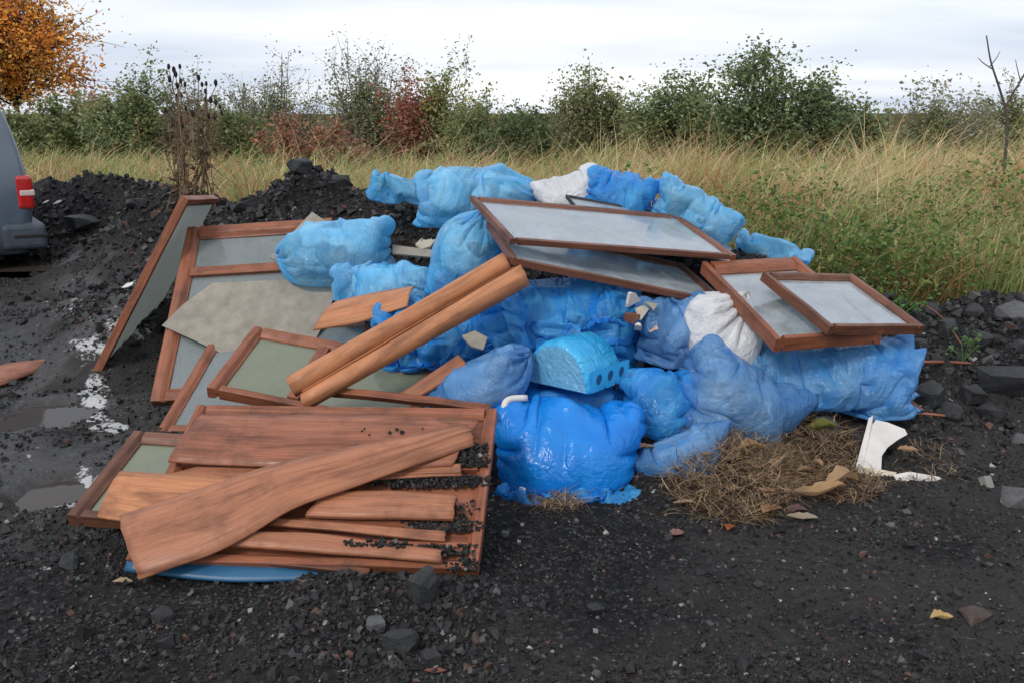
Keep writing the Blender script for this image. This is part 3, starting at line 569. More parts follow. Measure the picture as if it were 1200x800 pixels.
sheet('wood_batten', 'reddish batten above the front stack, under the rolls', [PY(385, 455, 4.06), PY(480, 464, 4.0), PY(574, 476, 3.92)], [PY(385, 462, 4.03), PY(480, 472, 3.97), PY(576, 483, 3.88)], 'frame', .03, seed=14, cat='batten', group='loose battens')
sheet('veneer_board', 'brown wood offcut lying alone on wet ground at the left edge', [PZ(-30, 434, .02), PZ(20, 424, .04), PZ(62, 423, .015)], [PZ(-30, 462, .01), PZ(15, 446, .015), PZ(60, 428, .012)], 'veneer_red', .006, seed=15, sag=.03)
# fibre sheets
plate('fibre_sheet', [PP(x, y, F2, .045) for x, y in ((190, 382), (214, 358), (250, 332), (320, 329), (398, 328), (385, 368), (368, 402), (320, 407), (264, 416), (226, 398))], 'fibre', .01, label='grey beige fibre sheet lying over the leaning frames', cat='fibre sheet', group='fibre sheets')
plate('fibre_sheet', [PP(x, y, F2, .06) for x, y in ((316, 302), (366, 249), (384, 261), (390, 300), (350, 318))], 'fibre', .01, label='pointed corner of fibre sheet behind the pale knotted bag', cat='fibre sheet', group='fibre sheets')
# ------------------------------------------------------------------ plastic bags: two inextensible sheets draped over lumpy contents
def rotm(rx=0, ry=0, rz=0):
    return np.array(Matrix.Rotation(R(rz), 3, 'Z') @ Matrix.Rotation(R(ry), 3, 'Y') @ Matrix.Rotation(R(rx), 3, 'X'))
def _up2(P):
    def ax(A, k):
        A = np.moveaxis(A, k, 0); n = len(A); B = np.empty((2 * n - 1,) + A.shape[1:]); B[0::2] = A; B[1::2] = .5 * (A[1:] + A[:-1]); return np.moveaxis(B, 0, k)
    return ax(ax(P, 1), 2)
def drape(r, W, H, spheres, seed, slack=1.0, pressure=.12, grav=(0, 0, -1), floor=None, pins=(), levels=3, base=.040, its=(90, 56, 34), gk=.12, neck=None, ear=.8):
    """r half sizes of the filled body; W,H flat sheet size; local frame: sheet in x-z, thickness along y"""
    rng = np.random.default_rng(seed); nu = max(8, int(W / base)); nv = max(8, int(H / base))
    u = np.linspace(-1, 1, nu + 1); v = np.linspace(-1, 1, nv + 1); U, Vv = np.meshgrid(u, v, indexing='ij')
    P = np.zeros((2, nu + 1, nv + 1, 3)); bul = np.sqrt(np.clip((1 - U ** 2) * (1 - Vv ** 2), 0, 1))
    for s in (0, 1):
        P[s, ..., 0] = U * r[0] * 1.08; P[s, ..., 2] = Vv * r[2] * 1.08; P[s, ..., 1] = (-1, 1)[s] * bul ** .6 * r[1] * 1.15
    g = nrm(grav) if np.linalg.norm(grav) > 0 else np.zeros(3)
    Sc, Sr, SR = spheres; Sc = np.asarray(Sc, np.float32); Sr = np.asarray(Sr, np.float32); g = g.astype(np.float32)
    for lv in range(levels):
        if lv: P = _up2(P)
        n, m = P.shape[1], P.shape[2]; hu, hv = W / (n - 1), H / (m - 1); hd = math.hypot(hu, hv)
        gu, gv = np.meshgrid(np.linspace(0, W, n), np.linspace(0, H, m), indexing='ij')
        q = np.stack([gu.ravel(), gv.ravel(), 0 * gu.ravel()], -1)
        for s in (0, 1):
            k = 9.0 * 1.9 ** lv; w1 = vnoise(q * k * .6 + 5 * s, seed + lv); rid = np.abs(vnoise(q * k + w1[:, None] * 1.4 + 11 * s, seed + 7 + lv) - .5)
            P[s, ..., 1] += (-1, 1)[s] * ((.3 - rid) * 1.5 * min(hu, hv)).reshape(n, m) * bul_at(n, m)
        uu, vv2 = np.meshgrid(np.linspace(-1, 1, n), np.linspace(-1, 1, m), indexing='ij')
        K = (1 - ear * sst(.42, .95, .5 * (np.abs(uu) ** 3 + np.abs(vv2) ** 3)))[..., None].astype(np.float32)
        Ku, Kv, Kd = K[:-1] * hu, K[:, :-1] * hv, K[:-1, :-1] * hd
        P = P.astype(np.float32); vel = np.zeros_like(P)
        for it in range(its[lv]):
            vel = vel * .88 + g * (gk * .0009 / (lv + 1))
            du = np.gradient(P, axis=1); dv = np.gradient(P, axis=2); nn = np.cross(du, dv); nn /= np.linalg.norm(nn, axis=-1)[..., None] + 1e-9
            nn[1] *= -1
            vel = vel + nn * (pressure * .0009 / (lv + 1)); Q = P + vel
            for rep in range(2):
                acc = np.zeros_like(Q); cnt = np.zeros(Q.shape[:3] + (1,))
                def con(a, b, L0, k):
                    d = Q[b] - Q[a]; l = np.linalg.norm(d, axis=-1)[..., None] + 1e-9; c = d * (k * .5 * np.where(l > L0, 1.0, .9) * (l - L0) / l)
                    acc[a] += c; acc[b] -= c; cnt[a] += 1; cnt[b] += 1
                S = slice(None)
                con((S, slice(0, -1), S), (S, slice(1, None), S), Ku, 1); con((S, S, slice(0, -1)), (S, S, slice(1, None)), Kv, 1)
                con((S, slice(0, -1), slice(0, -1)), (S, slice(1, None), slice(1, None)), Kd, .35)
                con((S, slice(1, None), slice(0, -1)), (S, slice(0, -1), slice(1, None)), Kd, .35)
                Q = Q + acc / np.maximum(cnt, 1) * 1.6
                for sl in ((slice(0, 1), S), (slice(-1, None), S), (S, slice(0, 1)), (S, slice(-1, None))):
                    a = .5 * (Q[(0,) + sl] + Q[(1,) + sl]); Q[(0,) + sl] = a; Q[(1,) + sl] = a
            X = Q.reshape(-1, 3)
            for c, rr, Rb in zip(Sc, Sr, SR):
                near = np.flatnonzero(((X - c) ** 2).sum(1) < 3.0 * float((rr * rr).max()))
                if not len(near): continue
                d = ((X[near] - c) @ Rb) / rr; d2 = d * d; l = ((d2 * d2 * d2).sum(1)) ** (1 / 6.0); ins = l < 1
                if ins.any(): X[near[ins]] = c + ((d[ins] / (l[ins][:, None] + 1e-6)) * rr) @ Rb.T
            if floor is not None:
                for fn, fd in floor:
                    hgt = X @ fn - fd; ins = hgt < 0; X[ins] -= hgt[ins][:, None] * fn
            if neck is not None:
                side, pt, amt = neck      # gather one edge of the sheets to a point
                idx = {'u0': (S, slice(0, 2 ** lv), S), 'u1': (S, slice(n - 2 ** lv, n), S), 'v1': (S, S, slice(m - 2 ** lv, m)), 'v0': (S, S, slice(0, 2 ** lv))}[side]
                Q = X.reshape(Q.shape); Q[idx] = Q[idx] + (np.asarray(pt) - Q[idx]) * amt; X = Q.reshape(-1, 3)
            Q = X.reshape(Q.shape); vel = (Q - P) * .9; ml = np.linalg.norm(vel, axis=-1)[..., None]; vel *= np.minimum(1, .012 / (ml + 1e-9)); P = Q
    return P
def bul_at(n, m):
    U, V = np.meshgrid(np.linspace(-1, 1, n), np.linspace(-1, 1, m), indexing='ij'); return np.clip((1 - U ** 2) * 6, 0, 1) * np.clip((1 - V ** 2) * 6, 0, 1)
def bag_mesh(P):
    _, n, m, _ = P.shape; idx = np.zeros((2, n, m), int); idx[0] = np.arange(n * m).reshape(n, m); c = n * m
    inner = np.arange((n - 2) * (m - 2)).reshape(n - 2, m - 2) + c; idx[1] = idx[0]; idx[1, 1:-1, 1:-1] = inner
    V = np.concatenate([P[0].reshape(-1, 3), P[1, 1:-1, 1:-1].reshape(-1, 3)]); F = []
    a = idx[0]; F.append(np.stack([a[:-1, :-1], a[1:, :-1], a[1:, 1:], a[:-1, 1:]], -1).reshape(-1, 4))
    a = idx[1]; F.append(np.stack([a[:-1, :-1], a[:-1, 1:], a[1:, 1:], a[1:, :-1]], -1).reshape(-1, 4))
    return V, np.concatenate(F)
def _cubeball(k=5):
    b_ = bmesh.new(); bmesh.ops.create_icosphere(b_, subdivisions=3, radius=1); V = np.array([v.co[:] for v in b_.verts]); F = np.array([[v.index for v in f.verts] for f in b_.faces]); b_.free()
    return V / ((np.abs(V) ** 6).sum(1) ** (1 / 6.0))[:, None], F
BLOB = _cubeball()
CCOL = np.array([(.72, .72, .70), (.66, .67, .68), (.58, .55, .50), (.42, .36, .28), (.10, .11, .13), (.78, .78, .76), (.30, .22, .16)])
def fill(r, n, seed, size=.5):
    """boxy lumps packed in the half-size box r"""
    rng = np.random.default_rng(seed + 100); r = np.asarray(r, float); C, S, Q = [np.zeros(3)], [r * .68], [np.eye(3)]
    for k in range(n):
        rr = r.min() * size * rng.uniform(.6, 1.25) * np.array([rng.uniform(.7, 1.5), rng.uniform(.7, 1.2), rng.uniform(.5, 1.2)]); rr = np.minimum(rr, r * .8)
        d = rng.uniform(-1, 1, 3); d = np.sign(d) * np.abs(d) ** .5; Rb = rotm(*(rng.uniform(-35, 35, 3))); ext = np.abs(Rb) @ rr; ext = np.minimum(ext, r * .9); C.append(d * (r - ext)); S.append(rr * .92); Q.append(Rb)
    return np.array(C), np.array(S), np.array(Q, dtype=np.float32)
def warp(V, r, seed, k=.16):
    """slow uneven bulging so that no two bags share a form"""
    s = float(np.mean(r)); q = V / (s * 1.15) + seed * 1.9; d = np.stack([fbm(q + 31 * i, 2, seed + 300 + i) - .5 for i in range(3)], -1); return V + d * 2 * k * s
def bag(name, label, center, r, mat='film', rot=(0, 0, 0), group='plastic bags in the rubbish heap', cat='rubbish bag', contents='contents', seed=1, n=9, size=.55,
        slack=1.12, WH=None, levels=3, floor=True, spheres=None, ground=None, **kw):
    Rm = rotm(*rot); r = np.asarray(r, float); sph = spheres or fill(r, n, seed, size)
    W, H = WH or ((r[0] * 2 + r[1] * 1.25) * slack, (r[2] * 2 + r[1] * 1.25) * slack)
    gl = Rm.T @ np.array([0, 0, -1.0]); fl = []
    if floor: fl.append((-gl, float(-abs(r @ np.abs(gl)) * .93)))
    P = drape(r, W, H, sph, seed, grav=gl, floor=fl, levels=levels, **kw); V, F = bag_mesh(P); V = warp(V, r, seed); Wv = V @ Rm.T + center
    root = empty(name, (center[0], center[1], Wv[:, 2].min()), label, cat, group)
    _, n1_, m1_, _ = P.shape; gu, gv = np.meshgrid(np.linspace(0, W, n1_), np.linspace(0, H, m1_), indexing='ij'); g2 = np.stack([gu, gv], -1)
    uvs = np.concatenate([g2.reshape(-1, 2), g2[1:-1, 1:-1].reshape(-1, 2) + (3.3, 1.7)]) + seed * .77
    mk('film', Wv, F, M[mat], root, smooth=True, uv=uvs)
    if contents:
        mb = MB()
        rc = np.random.default_rng(seed + 7)
        for c, rr, Rb in zip(*sph):
            mb.add(warp(c + (BLOB[0] * rr * .965) @ Rb.T, r, seed) @ Rm.T + center, BLOB[1], col=CCOL[rc.choice(7, p=[.24, .2, .18, .1, .1, .12, .06])] * rc.uniform(.8, 1.1))
        mb.build('contents', M[contents], root, smooth=True)
    return root
# ------------------------------------------------------------------ the bags of the heap
def bagpx(label, px, py, w, h, Y, ry=None, **kw):
    c = PY(px, py, Y); k = ((c - CAM) @ _fw) / FPX; rx, rz = w * k / 2, h * k / 2
    ry = ry if ry is not None else .5 * (rx + rz) * .9
    return bag(kw.pop('name', 'rubbish_bag'), label, c, (rx, ry, rz), **kw)
G2 = 'plastic bags in the rubbish heap'
bagpx('pale blue bag with knotted end lying on the fibre sheet', 396, 291, 122, 74, 5.55, .19, mat='film_pale', seed=6, n=12, size=.55, neck=('u0', (-.36, 0, .0), .3), pressure=.10, rot=(0, -6, 0))
bagpx('limp bright bag under the curled veneer piece', 458, 336, 126, 66, 5.22, .15, mat='film_pale', seed=21, n=5, size=.6, slack=1.25, pressure=.04)
bagpx('peaked bright blue bag left of the large top frame', 548, 292, 78, 92, 5.1, .17, mat='film_pale', seed=22, n=6, slack=1.2, pressure=.06, neck=('v1', (.05, 0, .25), .25), rot=(0, 12, 0))
bagpx('dark crumpled bag half hidden under the veneer rolls', 520, 385, 150, 80, 4.78, .22, mat='film', seed=23, n=8, slack=1.35, pressure=.03)
bagpx('big torn crumpled bag in the middle of the heap', 652, 371, 182, 122, 4.80, .27, mat='film', seed=24, n=12, size=.5, slack=1.42, pressure=.03, gk=.2)
bagpx('full solid blue bag at the front of the heap', 664, 522, 154, 116, 4.02, .22, mat='film_solid', seed=25, n=14, size=.62, slack=1.10, pressure=.10, spheres=None)
bagpx('flattened blue bag tail under the full front bag', 668, 573, 136, 18, 3.76, .07, mat='film', seed=26, n=1, slack=1.5, pressure=.0, ear=.2)
bagpx('pleated blue bag gathered beside the front stack', 556, 446, 118, 58, 4.22, .15, mat='film_grey', seed=27, n=5, slack=1.22, pressure=.05, neck=('u1', (.30, 0, .03), .3), rot=(0, -24, 0))
bagpx('small round bag of scraps right of the full front bag', 772, 471, 72, 84, 4.28, .15, mat='film', seed=28, n=10, slack=1.2, pressure=.05)
bagpx('limp bag corner on the dry grass right of the front bag', 800, 531, 98, 56, 3.96, .12, mat='film_grey', seed=29, n=3, slack=1.2, pressure=.02, ear=.2, rot=(0, -18, 0))
bagpx('bulky greyish blue bag leaning above the dry grass', 857, 466, 138, 118, 4.32, .22, mat='film_grey', seed=30, n=12, size=.6, slack=1.12, pressure=.08, ear=.75, rot=(0, 30, 0))
bagpx('long blue bag stretching out under the rightmost frame', 968, 430, 180, 68, 4.50, .19, mat='film_mid', seed=31, n=9, size=.6, slack=1.2, pressure=.05, ear=.1, rot=(0, -3, 0))
bagpx('hanging blue bag end at the right tip of the heap', 1036, 447, 60, 80, 4.42, .11, mat='film_mid', seed=32, n=4, slack=1.15, pressure=.04, ear=.0)
bagpx('greyish blue bag squeezed in below the top frames', 784, 382, 68, 84, 4.66, .16, mat='film_grey', seed=33, n=8, slack=1.2, pressure=.06)
bagpx('white bag squeezed between blue bags below the top frames', 838, 382, 96, 72, 4.62, .19, mat='film_white', seed=34, n=8, slack=1.14, pressure=.08, contents=None, neck=('v1', (.1, 0, .2), .25), rot=(0, 15, 0))
bagpx('hazy blue bag on the crest behind the top frames', 553, 229, 124, 66, 5.95, .26, mat='film_pale', seed=35, n=10, slack=1.14, pressure=.08, neck=('u1', (.40, 0, .04), .2))
bagpx('thin blue bag end lying on black rubble, back left', 470, 217, 72, 26, 6.35, .10, mat='film_pale', seed=36, n=3, slack=1.25, pressure=.0, rot=(0, 18, 0), levels=3)
bagpx('white sack sticking up at the back of the heap', 664, 221, 66, 44, 5.85, .16, mat='film_white', seed=37, n=6, slack=1.08, pressure=.1, contents=None, rot=(0, -14, 0))
bagpx('blue bag right of the white sack at the back', 724, 222, 76, 54, 5.8, .19, mat='film', seed=38, n=6, slack=1.2, pressure=.05, rot=(0, 16, 0))
bagpx('blue bag trailing down the right side behind the top frames', 812, 248, 98, 58, 5.70, .2, mat='film_pale', seed=39, n=6, slack=1.25, pressure=.04, rot=(0, 26, 0))
bagpx('far small blue bag beside the green weeds', 906, 288, 74, 26, 5.95, .13, mat='film_pale', seed=40, n=4, slack=1.2, pressure=.04, rot=(0, 16, 0))

bagpx('flat crumpled bag under the half round block', 668, 462, 150, 30, 4.36, .2, mat='film', seed=41, n=4, slack=1.35, pressure=.0)
# ------------------------------------------------------------------ half-round block wrapped in film
def half_round():
    c = PY(652, 452, 4.2); ax = nrm(PY(722, 428, 4.62) - PY(652, 452, 4.2)); k = ((c - CAM) @ _fw) / FPX
    side = nrm(np.cross(ax, (0, 0, 1))); side = -side if side[0] > 0 else side     # to the left
    up = nrm(np.cross(side, ax)); up = up if up[2] > 0 else -up
    root = empty('half_round_block', c - (0, 0, .02), 'half round block wrapped in bright blue film with three holes', 'wrapped block')
    w, hgt, ln = .195, .215, .30; n = 28
    prof = [(-w, 0)] + [(-w * math.cos(a), hgt * math.sin(a) ** 1.15) for a in np.linspace(0.08, math.pi - .08, n)] + [(w, 0)]
    rows = [(-.012, .90), (0, .97), (.012, 1.0), (.12, 1.0), (ln - .02, .98), (ln, .9)]; V = []
    for s, sc in rows:
        for a, b in prof: V.append(c + ax * s - side * a * sc + up * (b * sc + .004 * math.sin(a * 60 + s * 30)))
    kk = len(prof); F = [[i * kk + j, (i + 1) * kk + j, (i + 1) * kk + (j + 1) % kk, i * kk + (j + 1) % kk] for i in range(len(rows) - 1) for j in range(kk)] + [list(range(kk)), [(len(rows) - 1) * kk + j for j in range(kk)][::-1]]
    uvb = np.array([(j * .016, s) for s, _ in rows for j in range(len(prof))]); mk('film', np.array(V), F, M['film_block'], root, smooth=True, uv=uvb)
    mk('front_face', np.array([c - ax * .0135 - side * a * .88 + up * b * .88 for a, b in prof]), [list(range(kk))], M['film_face'], root, uv=np.array(prof))
    # flat strip with three holes along the right lower side
    o = c - side * (w + .006) + up * .055; pn = -side
    A = np.stack([ax, up, pn]); nx_, ny_ = 36, 12; sx, sy = .165, .052
    holes = [(-.098, 0), (0.0, 0), (.098, 0)]; hr = .026
    b = bmesh.new(); ring = []
    mb = MB()
    # strip as a grid of quads left open where the holes are, plus round collars and dark recesses
    seg = 20; an = np.linspace(0, 2 * math.pi, seg, endpoint=False)
    def P(x, y, z): return o + ax * (x + ln / 2) + up * y + pn * z
    xs_ = [-sx, -.049, .049, sx]
    for (hx, hy), x0, x1 in zip(holes, xs_[:-1], xs_[1:]):
        outer = []
        for a in an:
            dx, dy = math.cos(a), math.sin(a); t = min(((x1 - hx) if dx > 0 else (hx - x0)) / max(abs(dx), 1e-6), sy / max(abs(dy), 1e-6)); outer.append(P(hx + dx * t, hy + dy * t, 0))
        inner = [P(hx + hr * math.cos(a), hy + hr * math.sin(a), 0) for a in an]; deep = [P(hx + hr * math.cos(a), hy + hr * math.sin(a), -.03) for a in an]
        v = np.array(outer + inner + deep); f = [[i, (i + 1) % seg, seg + (i + 1) % seg, seg + i] for i in range(seg)] + [[seg + i, seg + (i + 1) % seg, 2 * seg + (i + 1) % seg, 2 * seg + i] for i in range(seg)]
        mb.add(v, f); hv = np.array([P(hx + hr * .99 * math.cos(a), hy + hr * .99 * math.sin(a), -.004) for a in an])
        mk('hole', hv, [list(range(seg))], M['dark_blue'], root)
    mb.build('side_strip', M['film_block'], root)
M['film_block'] = film_mat('bright_film', (.02, .36, .74), (.06, .46, .80), .0, .3)
M['film_face'] = film_mat('pale_film_face', (.10, .36, .58), (.22, .50, .70), .0, .3)
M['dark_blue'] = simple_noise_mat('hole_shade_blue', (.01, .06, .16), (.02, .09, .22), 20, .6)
half_round()

M['brick_pink'] = simple_noise_mat('brick_pink', (.42, .26, .2), (.55, .38, .3), 20, .85)
# ------------------------------------------------------------------ small debris in the heap
def frag(name, label, pts, mat, thick=.012, cat='fragment', group='small broken fragments'):
    return plate(name, pts, mat, thick, label=label, cat=cat, group=group)
frag('board_fragment', 'pale broken board piece among dark bags below the rolls', [PY(541, 394, 4.42), PY(556, 388, 4.46), PY(571, 396, 4.45), (PY(566, 410, 4.40)), PY(552, 406, 4.40)], 'pale_board')
frag('board_fragment', 'small tan board piece on black rubble left of the top frame', [PZ(487, 287, .74), PZ(498, 277, .76), PZ(512, 280, .76), PZ(505, 290, .74), PZ(494, 293, .73)], 'pale_board', .014)
frag('board_fragment', 'grey plank piece behind the limp bright bag', [PY(460, 288, 5.55), PY(508, 294, 5.55), PY(505, 302, 5.5), PY(460, 298, 5.5)], 'fibre')
for lb, x, y, sz, mt, k in (('white plaster fragment at the top of the torn bag', 742, 352, 17, 'white_plastic', 1), ('pale fragment right below the white plaster fragment', 752, 366, 15, 'pale_board', 2), ('grey fragment at the right edge of the torn bag', 763, 356, 13, 'fibre', 3), ('pinkish fragment lowest at the torn edge', 764, 382, 12, 'brick_pink', 4), ('dark scrap in the mouth of the torn bag', 741, 372, 16, 'rust', 5), ('small white chip left of the torn edge', 748, 384, 9, 'white_plastic', 6)):
    rf = np.random.default_rng(k + 60); an = np.sort(rf.uniform(0, 6.28, 6)); Yf = 4.50
    frag('plaster_fragment', lb, [PY(x + sz * .6 * math.cos(a) * rf.uniform(.7, 1.1), y + sz * .6 * math.sin(a) * rf.uniform(.7, 1.1), Yf + .03 * math.sin(a + k)) for a in an], mt, .014)
# white bent pipe end
pts = crom([PY(617, 466, 4.06), PY(600, 467, 4.03), PY(592, 472, 4.0), PY(592, 482, 3.98), PY(597, 491, 3.97)], 14); v, f = tube(pts, .016, 12)
tag(mk('bent_pipe', v, f, M['white_plastic'], smooth=True), 'white bent pipe end at the corner of the full blue bag', 'pipe')
# broken white box
def box_piece():
    z0 = .0; gz_ = lambda x, y: th(*PZ(x, y, 0)[:2])
    base = PZ(1010, 552, .03); root = empty('broken_box', base - (0, 0, .03), 'broken white casing lying on the dry grass at the right', 'casing')
    Yb = base[1]; q = lambda x, y, dy=0: PY(x, y, Yb + dy)
    plate('back_panel', [q(1010, 548, .02), q(1008, 540, .05), q(1020, 500, .22), q(1026, 492, .25), q(1040, 495, .24), q(1060, 503, .22), q(1063, 509, .2), q(1052, 515, .17), q(1040, 524, .13), q(1033, 534, .08), q(1032, 552, .03)], 'white_plastic', .008, root)
    plate('side_panel', [q(1002, 550), q(1018, 490, .24), q(1023, 487, .25), q(1022, 500, .22), q(1011, 547, .02)], 'white_plastic', .008, root)
    plate('lower_panel', [q(1002, 551, 0), q(1011, 546, .015), q(1050, 553, .03), q(1046, 567, 0), q(1020, 561, -.01)], 'pale_board', .01, root)
    plate('arm', [q(1046, 556, .01), q(1066, 552, .015), q(1100, 558, .01), q(1108, 564, 0), q(1106, 568, -.01), q(1080, 564, -.01), q(1050, 562, -.01)], 'white_plastic', .012, root)
box_piece()
def stick(name, label, A, B, r, mat, cat='stick', group=None, k=6, bend=.01, flatten=None):
    A, B = np.asarray(A), np.asarray(B); n = 8; t = np.linspace(0, 1, n)[:, None]; p = A + (B - A) * t + np.array([0, 0, 1]) * bend * np.sin(t * math.pi)
    v, f = tube(p, np.linspace(r, r * .75, n), k); uv = np.stack([np.repeat(np.linspace(0, 1, n), k), np.tile(np.arange(k) * .02, n)], -1)
    return tag(mk(name, v, f, M[mat], uv=uv), label, cat, group)
for lb, x, y, w_ in (('white plastic scrap on wet ground left of the leaning frame', 150, 340, 16), ('white scrap on the left heap by the van', 68, 241, 12), ('pale scrap near the far end of the van', 54, 240, 9)):
    pz = hit(x, y); kf = w_ * ((pz - CAM) @ _fw) / FPX; fo = [(-.5, 0, .02), (-.1, .15, .35), (.5, -.05, .5), (.45, -.3, .3), (.0, -.15, .12)]
    frag('plastic_scrap', lb, [pz + np.array(f_) * kf + (0, 0, .01) for f_ in fo], 'white_plastic', .004)
stick('wood_stick', 'thin brown stick poking out right of the blue bag end', PY(1064, 425, 4.9), PY(1150, 427, 5.15), .010, 'frame')
stick('wood_stick', 'red edged batten on the ground behind the broken casing', hit(1040, 489) + (0, 0, .012), hit(1110, 490) + (0, 0, .012), .011, 'frame', k=4)
frag('brick_fragment', 'reddish wedge on the ground behind the broken casing', [hit(1048, 486) + (0, 0, .03), hit(1062, 479) + (0, 0, .05), hit(1080, 487) + (0, 0, .025), hit(1066, 490) + (0, 0, .02)], 'rust', .03)
stick('twig', 'thin twig arching over black rubble at the right', hit(1070, 362) + (0, 0, .04), hit(1128, 410) + (0, 0, .02), .005, 'rust', bend=.06)

# ------------------------------------------------------------------ chunks of asphalt and stone
for i, a in enumerate([
    (352, 191, 30, 20, 'dark chunk on the very top of the black heap', 'asphalt'), (398, 209, 24, 20, 'chunk on the right shoulder of the black heap', 'asphalt'),
    (288, 236, 34, 22, 'broad slab halfway up the black heap', 'asphalt'), (310, 218, 18, 12, 'small chunk below the top of the black heap', 'grey_stone'),
    (470, 746, 50, 30, 'largest flat chunk in the foreground', 'asphalt'), (441, 728, 24, 24, 'pale angular stone left of the largest foreground chunk', 'grey_stone'),
    (498, 680, 38, 62, 'upright chunk against the front stack', 'asphalt'), (191, 719, 34, 24, 'rounded chunk in the left foreground', 'asphalt'),
    (82, 655, 28, 22, 'low chunk left of the front stack', 'asphalt'), (503, 768, 30, 18, 'chunk at the bottom right of the largest foreground chunk', 'asphalt'),
    (560, 745, 20, 18, 'brownish stone in the middle foreground', 'brown_stone'), (993, 321, 46, 30, 'jagged black lump below the green weeds', 'asphalt'),
    (1190, 362, 46, 28, 'grey slab on the rubble at the right edge', 'grey_stone'), (1180, 440, 84, 34, 'wide dark slab at the right edge', 'asphalt'),
    (1086, 458, 44, 38, 'lump right of the hanging bag end', 'asphalt'), (1010, 470, 44, 40, 'dark lump under the right end of the bags', 'asphalt'),
    (966, 496, 42, 26, 'grey rounded stone behind the dry grass', 'grey_stone'), (1192, 578, 40, 36, 'squared block cut off at the right edge', 'grey_stone'),
    (1198, 512, 30, 14, 'pale edged flake at the right edge', 'grey_stone'), (698, 710, 22, 12, 'dark chunk on bare mud in the centre', 'asphalt'),
    (100, 258, 46, 22, 'slab on the left black heap near the van', 'asphalt'), (160, 235, 26, 16, 'chunk on the left heap behind the leaning frame', 'asphalt'),
    (1140, 719, 44, 12, 'brown flat flake right of the yellow leaf', 'brown_stone'), (1060, 395, 30, 22, 'lump beside the tip of the rightmost frame', 'asphalt')]):
    chunk(a[0], a[1], a[2], a[3], a[4], a[5], seed=i)
for i, (x, y, w, h, lb) in enumerate(((1110, 380, 30, 24, 'lump left of the small green weed on the rubble'), (1150, 395, 26, 20, 'lump right of the small green weed on the rubble'), (1100, 420, 28, 24, 'lump beside the thin brown stick'), (1135, 455, 40, 28, 'lump just left of the wide dark slab'), (1110, 478, 34, 24, 'lump above the red edged batten'), (1160, 480, 40, 24, 'lump in front of the wide dark slab'),
        (1075, 400, 24, 18, 'small lump under the right tip of the rightmost frame'), (1195, 405, 26, 20, 'lump at the right edge above the wide dark slab'), (1090, 360, 26, 18, 'lump right of the bright green weed'), (1140, 362, 30, 20, 'lump left of the grey slab on the rubble'), (1055, 440, 22, 20, 'small lump touching the hanging bag end'))):
    chunk(x, y, w, h, lb, 'asphalt', seed=80 + i)
# ------------------------------------------------------------------ vegetation
def ribbons(base, tip, ctrl, w, col, seg=3, rng=None):
    """curved blades: quadratic curve base-ctrl-tip, tapering"""
    n = len(base); t = np.linspace(0, 1, seg + 1); wd = np.array([1, .85, .5, .05])[:seg + 1] if seg == 3 else (1 - t * .95)
    C = (1 - t)[None, :, None] ** 2 * base[:, None] + 2 * (t * (1 - t))[None, :, None] * ctrl[:, None] + (t ** 2)[None, :, None] * tip[:, None]
    a = rng.uniform(-1.1, 1.1, n); side = np.stack([np.cos(a), np.sin(a), 0 * a], -1)[:, None] * (w[:, None] * wd[None])[..., None] * .5
    V = np.stack([C - side, C + side], 2).reshape(n, -1, 3); k = 2 * (seg + 1); I = np.arange(seg) * 2
    f = np.stack([I, I + 1, I + 3, I + 2], -1); F = (f[None] + k * np.arange(n)[:, None, None]).reshape(-1, 4)
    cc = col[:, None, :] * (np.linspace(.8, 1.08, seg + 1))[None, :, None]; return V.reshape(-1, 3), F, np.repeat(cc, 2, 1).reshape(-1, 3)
PAL = np.array([[.62, .48, .25], [.52, .39, .19], [.72, .60, .39], [.33, .36, .13], [.22, .31, .085], [.46, .24, .12], [.44, .41, .19]])
